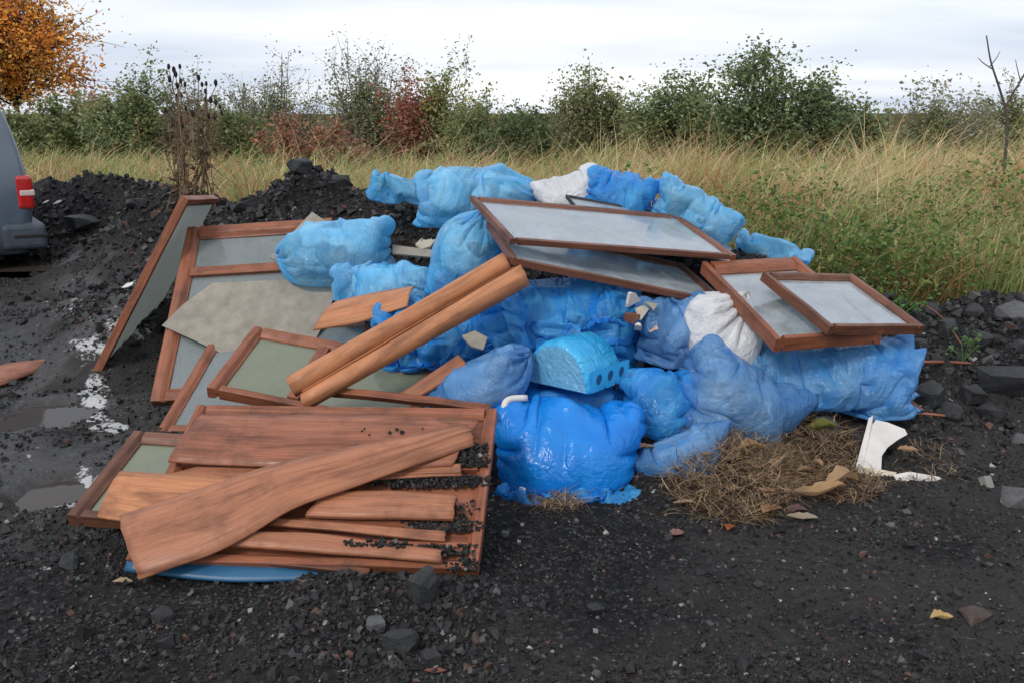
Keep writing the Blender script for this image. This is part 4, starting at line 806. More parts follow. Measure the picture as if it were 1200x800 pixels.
def grass(n, y0, y1, seed, hmin, hmax, wk=.0011, xlim=None, green=0.0, lean=.35, edge=True, dens=None):
    rng = np.random.default_rng(seed); Y = y0 + (y1 - y0) * rng.random(n * 2) ** 1.25; X = rng.uniform(-1, 1, n * 2) * (.68 * Y + .8)
    keep = (zone(X, Y) > .45) & (rng.random(n * 2) < 1 - .55 * ((X > 1.3) & (Y < 8.0)))
    if xlim is not None: keep &= (X > xlim[0]) & (X < xlim[1])
    X, Y = X[keep][:n], Y[keep][:n]; n = len(X); q = P3(X * .7, Y * .7)
    tuft = vnoise(P3(X * 2.6, Y * 2.6), 70); pn = fbm(q, 3, 71); gn = fbm(P3(X * .9 + 7, Y * .9), 3, 72) + green + .13 * (X < -1.2) + .10 * np.clip((9.5 - Y) / 3, 0, 1) * (X > 1)
    H = (hmin + (hmax - hmin) * rng.beta(2, 2.2, n)) * (.65 + .7 * tuft) * (.75 + .5 * pn)
    k = rng.random(n); idx = np.where(k < .42, 0, np.where(k < .62, 1, np.where(k < .78, 2, 6))); gr = rng.random(n) < sst(.40, .62, gn) * .85; idx = np.where(gr, rng.choice([3, 4, 4, 6], n), idx)
    rd = (fbm(P3(X * 1.1 + 3, Y * 1.1), 3, 73) > .6) & (rng.random(n) < .55); idx = np.where(rd, 5, idx); col = PAL[idx] * rng.uniform(.7, 1.25, n)[:, None]
    base = np.stack([X, Y, terrain(X, Y, False) - .02], -1); a = rng.normal(0, 1, n); sw = (fbm(P3(X * .5 + 9, Y * .5), 2, 79) - .5) * 1.4; le = lean * H * (.7 + .8 * rng.normal(size=n) + sw); ld = np.stack([le + .38 * H * rng.normal(size=n), .42 * H * rng.normal(size=n), H], -1)
    droop = rng.random(n) ** 2; tip = base + ld * np.stack([1 + .5 * droop, 1 + .5 * droop, 1 - .55 * droop], -1); ctrl = base + ld * np.stack([.25 + 0 * droop, .25 + 0 * droop, .75 + .15 * droop], -1)
    w = np.maximum(.005, wk * Y) * rng.uniform(.6, 1.6, n)
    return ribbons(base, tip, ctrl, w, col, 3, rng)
def join(parts):
    V, F, C, o = [], [], [], 0
    for v, f, c in parts: V.append(v); F.append(f + o); C.append(c); o += len(v)
    return np.concatenate(V), np.concatenate(F), np.concatenate(C)
def tufts(spots, seed):
    rng = np.random.default_rng(seed); out = []
    for px, py, hh, n, c in spots:
        b = hit(px, py) if py > 225 else PY(px, py, 9.0); b[2] = th(b[0], b[1]); a = rng.uniform(0, 6.28, n); l = hh * rng.uniform(.6, 1.2, n); d = np.stack([np.cos(a), np.sin(a), 0 * a], -1); base = b + rng.normal(0, .03, (n, 3)) * (1, 1, 0); up = np.array([0, 0, 1.0])
        tip = base + d * (l * .8)[:, None] + up * (l * rng.uniform(.1, .75, n))[:, None]; ctrl = base + d * (l * .3)[:, None] + up * (l * 1.15)[:, None]
        out.append(ribbons(base, tip, ctrl, rng.uniform(.008, .017, n), np.array(c) * rng.uniform(.75, 1.25, (n, 1)), 3, rng))
    return join(out)
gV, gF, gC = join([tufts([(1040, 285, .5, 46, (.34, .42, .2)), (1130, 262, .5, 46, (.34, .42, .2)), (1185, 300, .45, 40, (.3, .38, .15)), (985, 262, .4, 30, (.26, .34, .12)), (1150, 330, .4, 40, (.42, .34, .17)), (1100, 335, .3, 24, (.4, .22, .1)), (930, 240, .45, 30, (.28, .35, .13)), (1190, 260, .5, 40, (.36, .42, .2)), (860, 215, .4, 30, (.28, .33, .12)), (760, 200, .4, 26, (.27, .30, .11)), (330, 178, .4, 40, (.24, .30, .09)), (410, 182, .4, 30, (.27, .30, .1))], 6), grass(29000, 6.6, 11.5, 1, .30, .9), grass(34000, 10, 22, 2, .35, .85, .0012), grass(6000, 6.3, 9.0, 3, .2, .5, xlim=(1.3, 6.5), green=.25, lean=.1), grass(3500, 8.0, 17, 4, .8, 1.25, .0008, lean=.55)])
tag(mk('tall_grass', gV, gF, M['leafy'], origin=np.zeros(3), col=gC), 'tall straw and green grass covering the field behind the heap', 'grass', kind='stuff')

def leaves(P, s, col, rng, up=.3, fold=.25):
    n = len(P); d = rng.normal(size=(n, 3)); d[:, 2] *= .6; d /= np.linalg.norm(d, axis=1)[:, None]; nn = rng.normal(size=(n, 3)) + np.array([0, 0, up * 3]); b = np.cross(d, nn); b /= np.linalg.norm(b, axis=1)[:, None] + 1e-9
    s = s[:, None]; dz = np.cross(b, d) * s * fold
    V = np.stack([P - d * s * .5, P + b * s * .32 + dz, P + d * s * .5, P - b * s * .32 + dz], 1).reshape(-1, 3); F = (np.array([[0, 1, 2, 3]])[None] + 4 * np.arange(n)[:, None, None]).reshape(-1, 4)
    return V, F, np.repeat(col, 4, 0)
def bush(name, label, cat, px, top, wpx, Y, pal, nleaf=6000, lsize=.06, stems=16, bare=.3, twig=(.10, .085, .07), seed=0, group='bushes along the field edge', base_z=None, tall=None, depth=.7, tips=.25, trunk_h=0.0, rough=1.0, nsub=7):
    rng = np.random.default_rng(seed + 900); c = PY(px, 150, Y); zt = PY(px, top, Y)[2]; z0 = th(c[0], Y) if base_z is None else base_z; k = ((c - CAM) @ _fw) / FPX; rx = wpx * k / 2; ry = rx * depth; Ht = zt - z0
    root = empty(name, (c[0], Y, z0), label, cat, group); mb = MB(); pts = []; wts = []
    o = np.array([c[0], Y, z0])
    if trunk_h:
        v, f = tube(crom([o - (0, 0, .1), o + (.05, 0, trunk_h * .5), o + (0, .05, trunk_h * 1.1)], 8), np.linspace(.05 * Ht / 3, .03 * Ht / 3, 8), 7); mb.add(v, f, col=np.array(twig) * .8)
    a = rng.uniform(0, 2 * math.pi, stems); q = rng.random(stems) ** .6; lob = .78 + .35 * vnoise(np.stack([np.cos(a) * 1.5 + seed, np.sin(a) * 1.5, 0 * a + seed * 1.7], -1), seed)
    el = rng.uniform(.35, 1, stems) ** .6; tx, ty = np.cos(a) * rx * q * lob, np.sin(a) * ry * q * lob; tz = Ht * np.maximum(.25, np.sqrt(np.clip(1 - (q * .85) ** 2, 0, 1))) * el * lob * rng.uniform(.85, 1.1, stems)
    zz_ = 0 * a; st = o + (np.stack([zz_, zz_, zz_ + trunk_h], -1) if trunk_h else np.stack([tx * .35, ty * .35, zz_ - .05], -1)); en = o + np.stack([tx, ty, np.maximum(tz, trunk_h * 1.2)], -1)
    md = (st + en) / 2 + np.stack([tx * .12, ty * .12, zz_ + .12 * Ht], -1) * rng.normal(.6, .4, stems)[:, None]
    Pm = quadcurve(st, md, en, 9); r0 = .014 * Ht / 2 * rng.uniform(.6, 1.2, stems); bits = [tubes(Pm, r0[:, None] * np.linspace(1, .25, 9), 4, np.array(twig) * rng.uniform(.7, 1.3, (stems, 1)))]
    m_ = stems * nsub; si = np.repeat(np.arange(stems), nsub); b0 = Pm[si, (rng.uniform(.25, 1, m_) * 8).astype(int)]; d = rng.normal(size=(m_, 3)) + (0, 0, .5); d /= np.linalg.norm(d, axis=1)[:, None]; dd = en - st; dd /= np.linalg.norm(dd, axis=1)[:, None]; d = d + .5 * dd[si]; d /= np.linalg.norm(d, axis=1)[:, None]
    e2 = b0 + d * (Ht * rng.uniform(.1, .3, m_) * rough)[:, None]; Ps = quadcurve(b0, (b0 + e2) / 2 + rng.normal(0, .02 * Ht, (m_, 3)), e2, 5); bits.append(tubes(Ps, r0[si][:, None] * np.linspace(.4, .12, 5), 3, np.array(twig) * rng.uniform(.7, 1.3, (m_, 1))))
    pts = [Pm[:, 2:].reshape(-1, 3), Ps.reshape(-1, 3)]; wts = [np.ones(stems * 7), np.ones(m_ * 5) * (1 + tips)]
    if mb.n: bits.append((np.concatenate(mb.V), np.array([f for f in mb.F if len(f) == 4]), np.concatenate(mb.C)))
    tv, tf, tcol = join(bits); mk('trunk', tv, tf, M['twig'], root, col=tcol)
    if nleaf:
        Q = np.concatenate(pts); rel = (Q - o) / np.array([rx, ry, Ht]); lowfill = rng.random(len(Q)); wt = np.concatenate(wts) * (1 - bare * sst(.35, .8, rel[:, 2])); wt = wt / wt.sum()
        nleaf = int(nleaf * 1.9); pick = rng.choice(len(Q), nleaf, p=wt); Pn = Q[pick] + np.clip(rng.normal(0, 1, (nleaf, 3)), -1.8, 1.8) * np.array([.07, .07, .06]) * Ht * rng.choice([.3, .6, 1.0], (nleaf, 1))
        Pn = Pn[(Pn[:, 2] > z0)]; cl = vnoise(Pn * 2.2 / (Ht / 2.5) + seed, seed + 3); keep = rng.random(len(Pn)) < .35 + 1.1 * sst(.3, .6, cl); Pn = Pn[keep]; n = len(Pn)
        pal = np.array(pal); hue = fbm(Pn * 1.1 + seed * 3, 2, seed + 8); ix = np.clip((hue * 1.8 - .4 + rng.normal(0, .18, n)) * len(pal), 0, len(pal) - 1).astype(int); col = pal[ix] * rng.uniform(.65, 1.35, n)[:, None]
        V, F, C = leaves(Pn, 1.12 * lsize * np.exp(rng.normal(0, .3, n)), col, rng); mk('crown', V, F, M['leafy'], root, col=C)
    return root
_b = lambda L_, k=1.7: [tuple(min(.8, c * k * .86 + .14 * k * sum(q) / 3 + .012) for c in q) for q in L_]
OL = [(.085, .105, .030), (.11, .125, .04), (.07, .09, .028), (.15, .14, .055)]; GR = [(.060, .085, .032), (.085, .115, .040), (.048, .066, .026), (.125, .14, .055)]; DK = [(.040, .065, .022), (.06, .09, .03), (.035, .05, .02), (.09, .11, .04)]
GY_ = [(.20, .19, .12), (.15, .15, .085), (.24, .22, .15), (.11, .12, .06)]; RD = [(.20, .055, .035), (.26, .075, .04), (.15, .05, .035), (.18, .09, .05)]; YE = [(.26, .22, .05), (.18, .20, .045), (.30, .24, .07), (.14, .16, .04)]; BR = [(.19, .085, .045), (.24, .12, .065), (.16, .08, .05), (.22, .15, .08)]; OR = [(.46, .20, .035), (.38, .15, .03), (.50, .27, .05), (.28, .12, .03), (.33, .22, .06)]
OL, GR, DK, RD, BR, GY_ = _b(OL, 2.2), _b(GR, 2.5), _b(DK, 2.3), _b(RD, 1.7), _b(BR, 1.8), _b(GY_, 1.6); OR, YE = [tuple(min(.85, c * 1.75) for c in q) for q in OR], _b(YE, 1.7)
bush('maple_tree', 'orange autumn tree at the far left', 'tree', 22, -75, 175, 36, OR, 13000, .12, 46, .25, (.07, .055, .045), 1, None, trunk_h=1.6, nsub=11)
bush('hedge_bush', 'low dull green hedge bush behind the van', 'bush', 70, 104, 150, 27, OL, 6500, .09, 26, 0, seed=2)
bush('thorn_bush', 'small reddish brown bush below the orange tree', 'bush', 130, 92, 110, 33, BR, 5000, .10, 22, .4, seed=3)
bush('hedge_bush', 'green bush left of the teasels', 'bush', 148, 76, 92, 22, OL + GR, 7000, .065, 22, .1, seed=4)
bush('willow_bush', 'thin greyish shrub right behind the teasels', 'bush', 215, 84, 90, 23, GY_ + OL, 4600, .06, 28, .3, (.16, .15, .14), seed=5)
bush('hedge_bush', 'dark low bush right of the teasels', 'bush', 272, 110, 100, 21, DK + OL, 6000, .06, 22, .1, seed=6)
bush('willow_bush', 'mostly bare grey twiggy shrub left of the reddish brush', 'bush', 318, 66, 130, 24, GY_ + OL, 5000, .055, 40, .5, (.17, .155, .14), seed=7, nsub=12)
bush('bramble_brush', 'low red brown brush at the grass edge', 'bush', 355, 126, 150, 18, BR + RD, 5500, .055, 26, .1, seed=8)
bush('willow_bush', 'tall grey twiggy shrub with few leaves left of the red one', 'bush', 432, 40, 120, 23, OL + GY_, 7000, .06, 38, .6, (.16, .14, .13), seed=9, nsub=12)
bush('spindle_bush', 'small red leaved shrub among the twiggy shrubs', 'bush', 483, 62, 70, 21.5, RD, 2600, .06, 14, .2, (.14, .08, .07), seed=10)
bush('hedge_bush', 'yellow green shrub right of the red one', 'bush', 520, 62, 110, 22, YE + OL, 6500, .06, 26, .35, (.13, .12, .10), seed=11)
bush('hedge_bush', 'mixed green and brown shrub sloping down to the gap', 'bush', 562, 88, 90, 20, OL + BR[:1], 5200, .055, 22, .3, seed=12)
bush('hedge_bush', 'dark low bush in the gap of the bush line', 'bush', 612, 108, 110, 19, DK, 6500, .055, 24, .1, seed=13)
bush('hedge_bush', 'loose olive shrub left of the two green bushes', 'bush', 690, 56, 120, 19, OL + GY_[:1], 7000, .055, 28, .45, (.13, .12, .10), seed=14)
bush('hedge_bush', 'middle green bush left of the tallest bush', 'bush', 795, 60, 130, 17.5, GR + OL, 8500, .055, 28, .25, seed=15)
bush('elder_bush', 'tallest dark green bush near the right', 'bush', 912, 26, 150, 15.5, GR + DK, 11000, .055, 34, .15, seed=16)
bush('elder_bush', 'rounded green side bush right of the tallest bush', 'bush', 990, 76, 110, 15.2, DK + GR, 7000, .052, 24, .2, seed=17)
bush('willow_bush', 'pale greyish shrub at the far right', 'bush', 1105, 82, 150, 17, GY_ + OL, 6000, .05, 36, .45, (.22, .20, .18), seed=18, nsub=10)
bush('willow_bush', 'olive shrub at the right edge behind the bare sapling', 'bush', 1195, 92, 120, 17.5, OL + GY_[:2], 5000, .05, 26, .4, (.16, .15, .13), seed=19)

# bare sapling
def sapling():
    rng = np.random.default_rng(3); o = PY(1176, 215, 10.5); z0 = th(o[0], 10.5); root = empty('bare_sapling', (o[0], 10.5, z0), 'leafless forked sapling at the right edge', 'sapling')
    q = lambda x, y: PY(x, y, 10.5); b = np.array([o[0], 10.5, z0 - .05])
    for nm, pl, r0 in (('trunk', [b, q(1180, 160), q(1178, 126)], .022), ('branch', [q(1178, 126), q(1170, 100), q(1161, 72), q(1156, 42)], .014), ('branch', [q(1178, 126), q(1188, 108), q(1198, 92), q(1208, 70)], .014), ('branch', [q(1164, 82), q(1152, 74), q(1146, 68)], .007), ('branch', [q(1160, 78), q(1168, 68), q(1172, 60)], .006), ('branch', [q(1196, 96), q(1192, 80), q(1190, 70)], .006), ('branch', [q(1180, 140), q(1166, 122), q(1158, 116)], .006), ('branch', [q(1200, 90), q(1210, 88)], .006)):
        p = crom(pl, 10); v, f = tube(p, np.linspace(r0, r0 * .45, 10), 6); mk(nm, v, f, M['twig'], root, col=np.tile((.075, .062, .055), (len(v), 1)))
sapling()
# teasels
def teasel(label, px, tops, Y, seed):
    rng = np.random.default_rng(seed); o = PY(px, 215, Y); z0 = th(o[0], Y); root = empty('teasel_plant', (o[0], Y, z0), label, 'teasel', 'dead teasel plants'); mb = MB(); b = np.array([o[0], Y, z0 - .05])
    hb = bmesh.new(); bmesh.ops.create_icosphere(hb, subdivisions=2, radius=1); hv = np.array([v.co[:] for v in hb.verts]); hf = [[v.index for v in f.verts] for f in hb.faces]; hb.free()
    for (x, y) in tops:
        t = PY(x, y, Y + rng.uniform(-.12, .12)); md = (b + t) / 2 + (rng.normal(0, .05), 0, .15); p = crom([b + (rng.normal(0, .08), rng.normal(0, .08), 0), md, t], 10); v, f = tube(p, np.linspace(.007, .004, 10), 4); mb.add(v, f, col=np.array((.20, .14, .09)) * rng.uniform(.7, 1.3))
        V = hv * (1 + .22 * vnoise(hv * 6 + x, 3))[:, None] * np.array([.015, .015, .028]) * rng.uniform(.8, 1.2) + t + (0, 0, .03); mk('seed_head', V, hf, M['twig'], root, col=np.tile((.022, .017, .016), (len(V), 1)))
        for j in range(5):
            s = p[rng.integers(2, 8)]; d = nrm(rng.normal(size=3) + (0, 0, .6)); v, f = tube([s, s + d * .10, s + d * .2 + (0, 0, -.03)], [.005, .004, .002], 3); mb.add(v, f, col=(.15, .10, .065))
    mb.build('stalks', M['twig'], root)
    rr = np.random.default_rng(seed + 1); n = 90; P = b + np.stack([rr.normal(0, .10, n), rr.normal(0, .1, n), rr.random(n) * .95], -1); V, F, C = leaves(P, rr.uniform(.04, .11, n), np.array((.16, .115, .075)) * rr.uniform(.6, 1.3, (n, 1)), rr); mk('dead_leaves', V, F, M['leafy'], root, col=C)
teasel('left tall dead teasel with dark seed heads', 214, [(198, 82), (204, 86), (211, 82), (199, 97), (206, 91), (212, 99), (217, 103), (208, 104), (213, 116), (208, 117), (194, 133), (218, 131), (226, 137), (214, 151)], 9.6, 1)
teasel('right slightly shorter dead teasel with dark seed heads', 236, [(233, 95), (242, 102), (253, 101), (237, 103), (241, 111), (241, 120), (247, 121), (253, 124), (258, 129), (245, 140), (252, 140), (260, 136), (232, 158)], 9.75, 2)

# leafy weeds on the right bank
rng = np.random.default_rng(8); parts = []
n = 42000; X = rng.uniform(1.0, 6.4, n); Y = 6.2 + 3.2 * rng.random(n) ** 1.4; k = (zone(X, Y) > .3) & (rng.random(n) < sst(.36, .6, fbm(P3(X * 1.4, Y * 1.4), 3, 41)) * (1.15 - .22 * (Y - 6.4))); X, Y = X[k], Y[k]; n = len(X)
Z = terrain(X, Y, False) + rng.random(n) ** 1.2 * (.34 + .55 * vnoise(P3(X * 1.7, Y * 1.7), 44)); P = np.stack([X, Y, Z], -1); pal = np.array([(.12, .19, .05), (.17, .25, .07), (.085, .14, .04), (.24, .25, .08), (.28, .17, .08)]); ix = rng.choice(5, n, p=[.35, .27, .2, .12, .06])
parts.append(leaves(P, .042 * np.exp(rng.normal(0, .28, n)), pal[ix] * rng.uniform(.7, 1.3, (n, 1)), rng, .6))
V, F, C = join(parts); tag(mk('leafy_weeds', V, F, M['leafy'], origin=np.zeros(3), col=C), 'low broad leaved green weeds on the right bank', 'weeds', kind='stuff')
def weed(label, px, py, hh, n, seed, cols):
    rng = np.random.default_rng(seed); b = hit(px, py); root = empty('weed_plant', b, label, 'weed', 'single weeds on the rubble'); mb = MB(); Ps = []
    for i in range(7):
        t = b + np.array([rng.normal(0, .5), rng.normal(0, .4), rng.uniform(.6, 1.1)]) * hh; v, f = tube(crom([b, (b + t) / 2 + (0, 0, .1 * hh), t], 6), .003, 4); mb.add(v, f, col=cols * .8); Ps.append(np.repeat(t[None], n // 7, 0) + rng.normal(0, .22 * hh, (n // 7, 3)))
    mb.build('stem', M['twig'], root); P = np.concatenate(Ps); V, F, C = leaves(P, rng.uniform(.3, .55, len(P)) * hh * .7, cols * rng.uniform(.7, 1.4, (len(P), 1)), rng, .8); mk('foliage', V, F, M['leafy'], root, col=C)
weed('bright green weed at the tip of the rightmost frame', 1054, 372, .11, 63, 1, np.array((.09, .19, .05)))
weed('small green weed growing on the black rubble', 1128, 425, .13, 28, 2, np.array((.10, .17, .06)))
weed('green weed behind the rightmost frame', 1020, 345, .10, 49, 3, np.array((.08, .16, .04)))

# ------------------------------------------------------------------ dry grass pile and fallen leaves
def straw(n, regions, seed):
    rng = np.random.default_rng(seed); B, T, C_, Cl = [], [], [], []
    for (cx, cy, a, b, hgt, k) in regions:
        m_ = int(n * k); an = rng.uniform(0, 6.283, m_); rr = rng.random(m_) ** .5; px = cx + a * rr * np.cos(an); py = cy + b * rr * np.sin(an)
        r3 = _fw + np.outer(px - 600, _rt) / FPX - np.outer(py - 400, _up) / FPX; p = CAM + r3 * ((.02 - CAM[2]) / r3[:, 2])[:, None]; p[:, 2] = terrain(p[:, 0], p[:, 1]) + hgt * (1 - rr ** 2) * rng.random(m_)
        d = rng.normal(size=(m_, 3)) * np.array([1, .8, .35]); d *= (rng.uniform(.04, .16, m_) / np.linalg.norm(d, axis=1))[:, None]; d[:, 2] = np.abs(d[:, 2]) * .6
        B.append(p); T.append(p + d); C_.append(p + d * .5 + np.stack([rng.normal(0, .02, m_), rng.normal(0, .02, m_), 0 * px + .02], -1))
        Cl.append(np.array([(.36, .25, .15), (.24, .15, .095), (.48, .36, .23), (.14, .085, .06), (.28, .21, .09)])[rng.choice(5, m_, p=[.28, .27, .15, .22, .08])] * rng.uniform(.7, 1.25, (m_, 1)))
    B, T, C_, Cl = (np.concatenate(q) for q in (B, T, C_, Cl))
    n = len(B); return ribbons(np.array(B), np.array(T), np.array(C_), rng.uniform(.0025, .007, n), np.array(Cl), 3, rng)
V, F, C = straw(7000, [(862, 566, 82, 40, .12, .5), (935, 540, 70, 36, .09, .33), (985, 565, 55, 16, .03, .1), (655, 582, 32, 12, .03, .05), (1085, 545, 40, 18, .02, .02)], 4)
tag(mk('dry_grass_pile', V, F, M['leafy'], origin=np.zeros(3), col=C), 'brown dry grass clippings dumped in front of the right bags', 'dry grass', kind='stuff')
def leaf(label, px, py, wpx, rot, col, seed, curl=.4, lift=.012, asp=.5):
    rng = np.random.default_rng(seed); p = hit(px, py); L_ = wpx * ((p - CAM) @ _fw) / FPX; nu, nv = 13, 7; a = R(rot); V = []
    for i in range(nu):
        u = i / (nu - 1); wd = math.sin(math.pi * u) ** .75 * asp * L_ * (1 + .12 * math.sin(u * 23 + seed)) + .0005
        for j in range(nv):
            v = (j / (nv - 1) - .5) * 2; x = (u - .5) * L_; y = v * wd * .5; z = curl * (abs(v) ** 1.4) * wd * .5 + .15 * L_ * curl * math.sin(u * 3 + seed) ** 2 + lift; V.append(p + np.array([x * math.cos(a) - y * math.sin(a), x * math.sin(a) + y * math.cos(a), z]))
    I = np.arange(nu * nv).reshape(nu, nv); F = np.stack([I[:-1, :-1], I[1:, :-1], I[1:, 1:], I[:-1, 1:]], -1).reshape(-1, 4); V = np.array(V); C = np.array(col) * (1 + .3 * (fbm(V * 60, 2, seed) - .5))[:, None]
    tag(mk('fallen_leaf', V, F, M['leafy'], col=C, smooth=True), label, 'leaf', 'fallen leaves on the ground')
leaf('pale yellow curled leaf alone on the mud, bottom right', 1103, 729, 30, 10, (.52, .36, .15), 1, .9)
leaf('long tan leaf at the front of the dry grass', 960, 590, 70, 12, (.40, .25, .13), 2, .9, .04, .3); leaf('second tan leaf folded over the long one', 985, 582, 50, 20, (.42, .27, .15), 3, 1.1, .06, .4)
leaf('round tan leaf at the front edge of the dry grass', 903, 603, 32, 40, (.36, .20, .10), 4, .5, .02, .7); leaf('grey beige leaf below the tan leaves', 940, 610, 36, -12, (.34, .28, .20), 5, .4, .012, .5)
leaf('dull purple leaf under the tan leaves', 933, 601, 28, 5, (.16, .09, .09), 6, .4, .012, .6); leaf('orange red leaf left of the dry grass front', 855, 622, 18, 60, (.34, .09, .03), 7, .5, .015, .7)
leaf('pinkish leaf lying alone left of the dry grass', 793, 628, 20, 30, (.25, .13, .11), 8, .4, .01, .8); leaf('pale sliver leaf at the left of the dry grass', 802, 594, 28, -5, (.36, .26, .17), 9, .4, .02, .3)
leaf('brown leaf on top of the dry grass', 880, 548, 34, 15, (.33, .20, .09), 10, .7, .09, .6); leaf('brown red leaf near the bottom of the photo', 510, 790, 26, 0, (.20, .07, .05), 11, .4, .01, .4)
leaf('mossy yellow green leaf clump behind the dry grass', 962, 512, 40, 0, (.16, .17, .03), 12, .6, .04, .6); leaf('tan chip beside the front corner of the stack', 144, 684, 24, 0, (.42, .32, .18), 13, .3, .01, .5)
rl = np.random.default_rng(77)
for i in range(16):
    leaf('brown dead leaf mixed into the dry grass pile', 862 + rl.normal(0, 50) + i * 4 - 20, 562 + rl.normal(0, 20), rl.uniform(14, 24), rl.uniform(0, 180), np.array((.34, .21, .12)) * rl.uniform(.6, 1.2), 200 + i, .7, rl.uniform(.04, .11), rl.uniform(.4, .7))
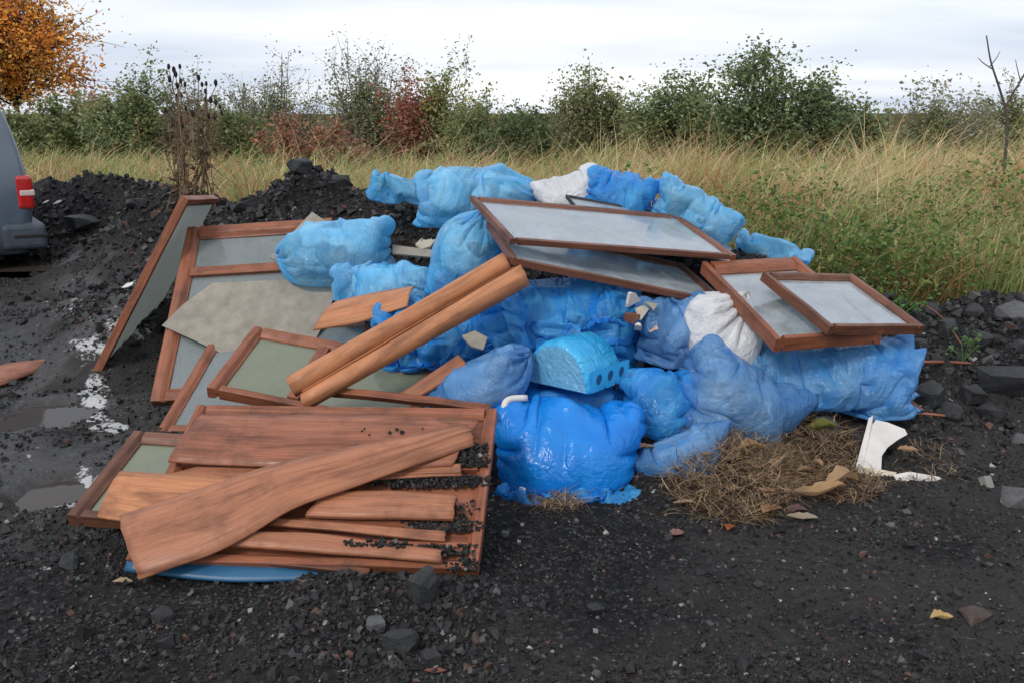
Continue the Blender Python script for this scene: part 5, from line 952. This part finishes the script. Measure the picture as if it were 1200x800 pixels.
# ------------------------------------------------------------------ parked van
def van():
    fd = nrm((-.835, -.55, 0)); wd = nrm((-.55, .835, 0)); o = PY(58, 300, 9.45); o = np.array([o[0], o[1], th(-5.2, 9.6)]) 
    root = empty('parked_van', o + fd * 2.1 + wd * .9, 'blue grey panel van at the left edge, rear corner showing', 'van')
    W = lambda s, w, z: o + fd * s + wd * w + np.array([0, 0, z])
    m, t, out = newmat('van_paint'); p = pbsdf(t, (.085, .115, .155), .32, .5, Metallic=.25, Coat_Weight=.7, Coat_Roughness=.12); n1 = noise(t, objco(t), 6, 5, .6); rr = ramp(t, n1.outputs[0], [(.35, g3(.25)), (.7, g3(.5))]); L(t, rr.outputs[0], p.inputs['Roughness']); L(t, p.outputs[0], out.inputs[0]); M['paint'] = m
    M['rubber'] = simple_noise_mat('tyre_rubber', (.012, .012, .012), (.03, .03, .03), 20, .8); M['bumper'] = simple_noise_mat('bumper_plastic', (.035, .045, .06), (.055, .07, .09), 10, .5)
    def plainm(nm, col, r, **k): m, t, out = newmat(nm); p = pbsdf(t, col, r, .5, **k); L(t, p.outputs[0], out.inputs[0]); return m
    M['red_lens'] = plainm('red_lens', (.40, .012, .014), .12, Coat_Weight=.6); M['clear_lens'] = plainm('clear_lens', (.55, .45, .45), .15); M['rim'] = plainm('wheel_rim', (.35, .36, .38), .35, Metallic=.8); M['dark_glass'] = plainm('dark_glass', (.012, .015, .018), .06); M['under'] = plainm('underbody', (.012, .012, .013), .8)
    zs = np.array([.26, .34, .5, .6, .7, .85, 1.0, 1.05, 1.12, 1.23, 1.35, 1.48, 1.6, 1.7, 1.77, 1.81, 1.83])
    sr = np.interp(zs, [.26, .6, .7, 1.0, 1.23, 1.45, 1.62, 1.72, 1.80, 1.83], [.16, .10, .085, .105, .14, .19, .235, .275, .37, .56]); sf = np.interp(zs, [.26, .6, .9, 1.0, 1.1, 1.83], [4.3, 4.36, 4.3, 4.1, 3.35, 2.45]); ins = np.interp(zs, [.26, .5, .95, 1.1, 1.6, 1.77, 1.83], [.05, .01, .015, .03, .12, .2, .38])
    k = 9; V = []
    for z, a, b, i in zip(zs, sr, sf, ins):
        rad = float(np.interp(z, [.3, 1.0, 1.5, 1.83], [.13, .09, .06, .10])); w0, w1 = i, 1.78 - i; ring = []
        for (cs, cw, a0) in ((a + rad, w0 + rad, 180), (b - rad * 1.6, w0 + rad, 270), (b - rad * 1.6, w1 - rad, 0), (a + rad, w1 - rad, 90)):
            for j in range(k): an = R(a0 + 90 * j / (k - 1)); ring.append((cs + rad * math.cos(an), cw + rad * math.sin(an)))
        V += [W(s, w, z) for s, w in ring]
    n = 4 * k; F = [[r * n + j, r * n + (j + 1) % n, (r + 1) * n + (j + 1) % n, (r + 1) * n + j] for r in range(len(zs) - 1) for j in range(n)] + [list(range(n))[::-1], [(len(zs) - 1) * n + j for j in range(n)]]
    b = bmesh.new(); vs = [b.verts.new(v) for v in V]
    for f in F: b.faces.new([vs[i] for i in f])
    bmesh.ops.recalc_face_normals(b, faces=b.faces); ixm = {v: i for i, v in enumerate(vs)}; F = [[ixm[v] for v in f.verts] for f in b.faces]; b.free()
    mk('body', np.array(V), F, M['paint'], root, smooth=True)
    A = np.stack([fd, wd, np.array([0, 0, 1.0])])
    def bx(nm, s0, s1, w0, w1, z0, z1, mat, parent=root, bev=.0):
        v, f, u = obox(W((s0 + s1) / 2, (w0 + w1) / 2, (z0 + z1) / 2), A, ((s1 - s0) / 2, (w1 - w0) / 2, (z1 - z0) / 2)); ob = mk(nm, v, f, M[mat], parent, uv=u)
        return bevel_obj(ob, bev, 3) if bev else ob
    bm = bx('bumper', 0.0, .40, -.03, 1.81, .30, .56, 'bumper', bev=.05); bx('bumper_trim', -.006, .30, -.036, 1.816, .42, .455, 'under', bm, .008)
    bx('side_groove', .5, 3.2, -.012, .02, .945, .957, 'under')  # dark strip stands in for the shaded groove line in the body side
    for w0, w1 in ((-.006, .15), (1.63, 1.786)):
        tl = bx('tail_light', .075, .225, w0, w1, .70, 1.03, 'red_lens', bev=.035); bx('lens', .065, .20, w0 - .004, w1 + .004, .83, .89, 'clear_lens', tl, .012)
    rs = lambda z: float(np.interp(z, zs, sr)) - .004; mk('rear_window', np.array([W(rs(1.1), .35, 1.1), W(rs(1.1), 1.43, 1.1), W(rs(1.5), 1.38, 1.5), W(rs(1.5), .40, 1.5)]), [[0, 1, 2, 3]], M['dark_glass'], root); bx('underbody', .4, 4.0, .15, 1.63, .2, .3, 'under')
    for s in (.86, 3.55):
        for side in (0, 1):
            w0 = .0 if side == 0 else 1.78; sg = -1 if side == 0 else 1; an = np.linspace(0, 2 * math.pi, 40, endpoint=False)
            arch = np.array([W(s + .40 * math.cos(a), w0 + sg * .004, max(.27, .32 + .40 * math.sin(a))) for a in an]); mk('wheel_arch', arch, [list(range(40))], M['under'], root)
            c = W(s, w0 + sg * .012, .315); prof = [(.18, .0), (.20, .012), (.25, .018), (.29, .012), (.31, -.02), (.315, -.10), (.31, -.17), (.2, -.19)]; V = []
            for q, d in prof:
                for a in an: V.append(c + fd * q * math.cos(a) + np.array([0, 0, q * math.sin(a)]) + wd * sg * d)
            kk = 40; F = [[r * kk + j, r * kk + (j + 1) % kk, (r + 1) * kk + (j + 1) % kk, (r + 1) * kk + j] for r in range(len(prof) - 1) for j in range(kk)]
            wh = mk('wheel', np.array(V), F, M['rubber'], root, smooth=True)
            V = [c + wd * sg * .01] + [c + fd * .185 * math.cos(a) + np.array([0, 0, .185 * math.sin(a)]) - wd * sg * .01 * (1 + .8 * math.cos(a * 5)) for a in an]; mk('rim', np.array(V), [[0, 1 + j, 1 + (j + 1) % 40] for j in range(40)], M['rim'], wh)
van()
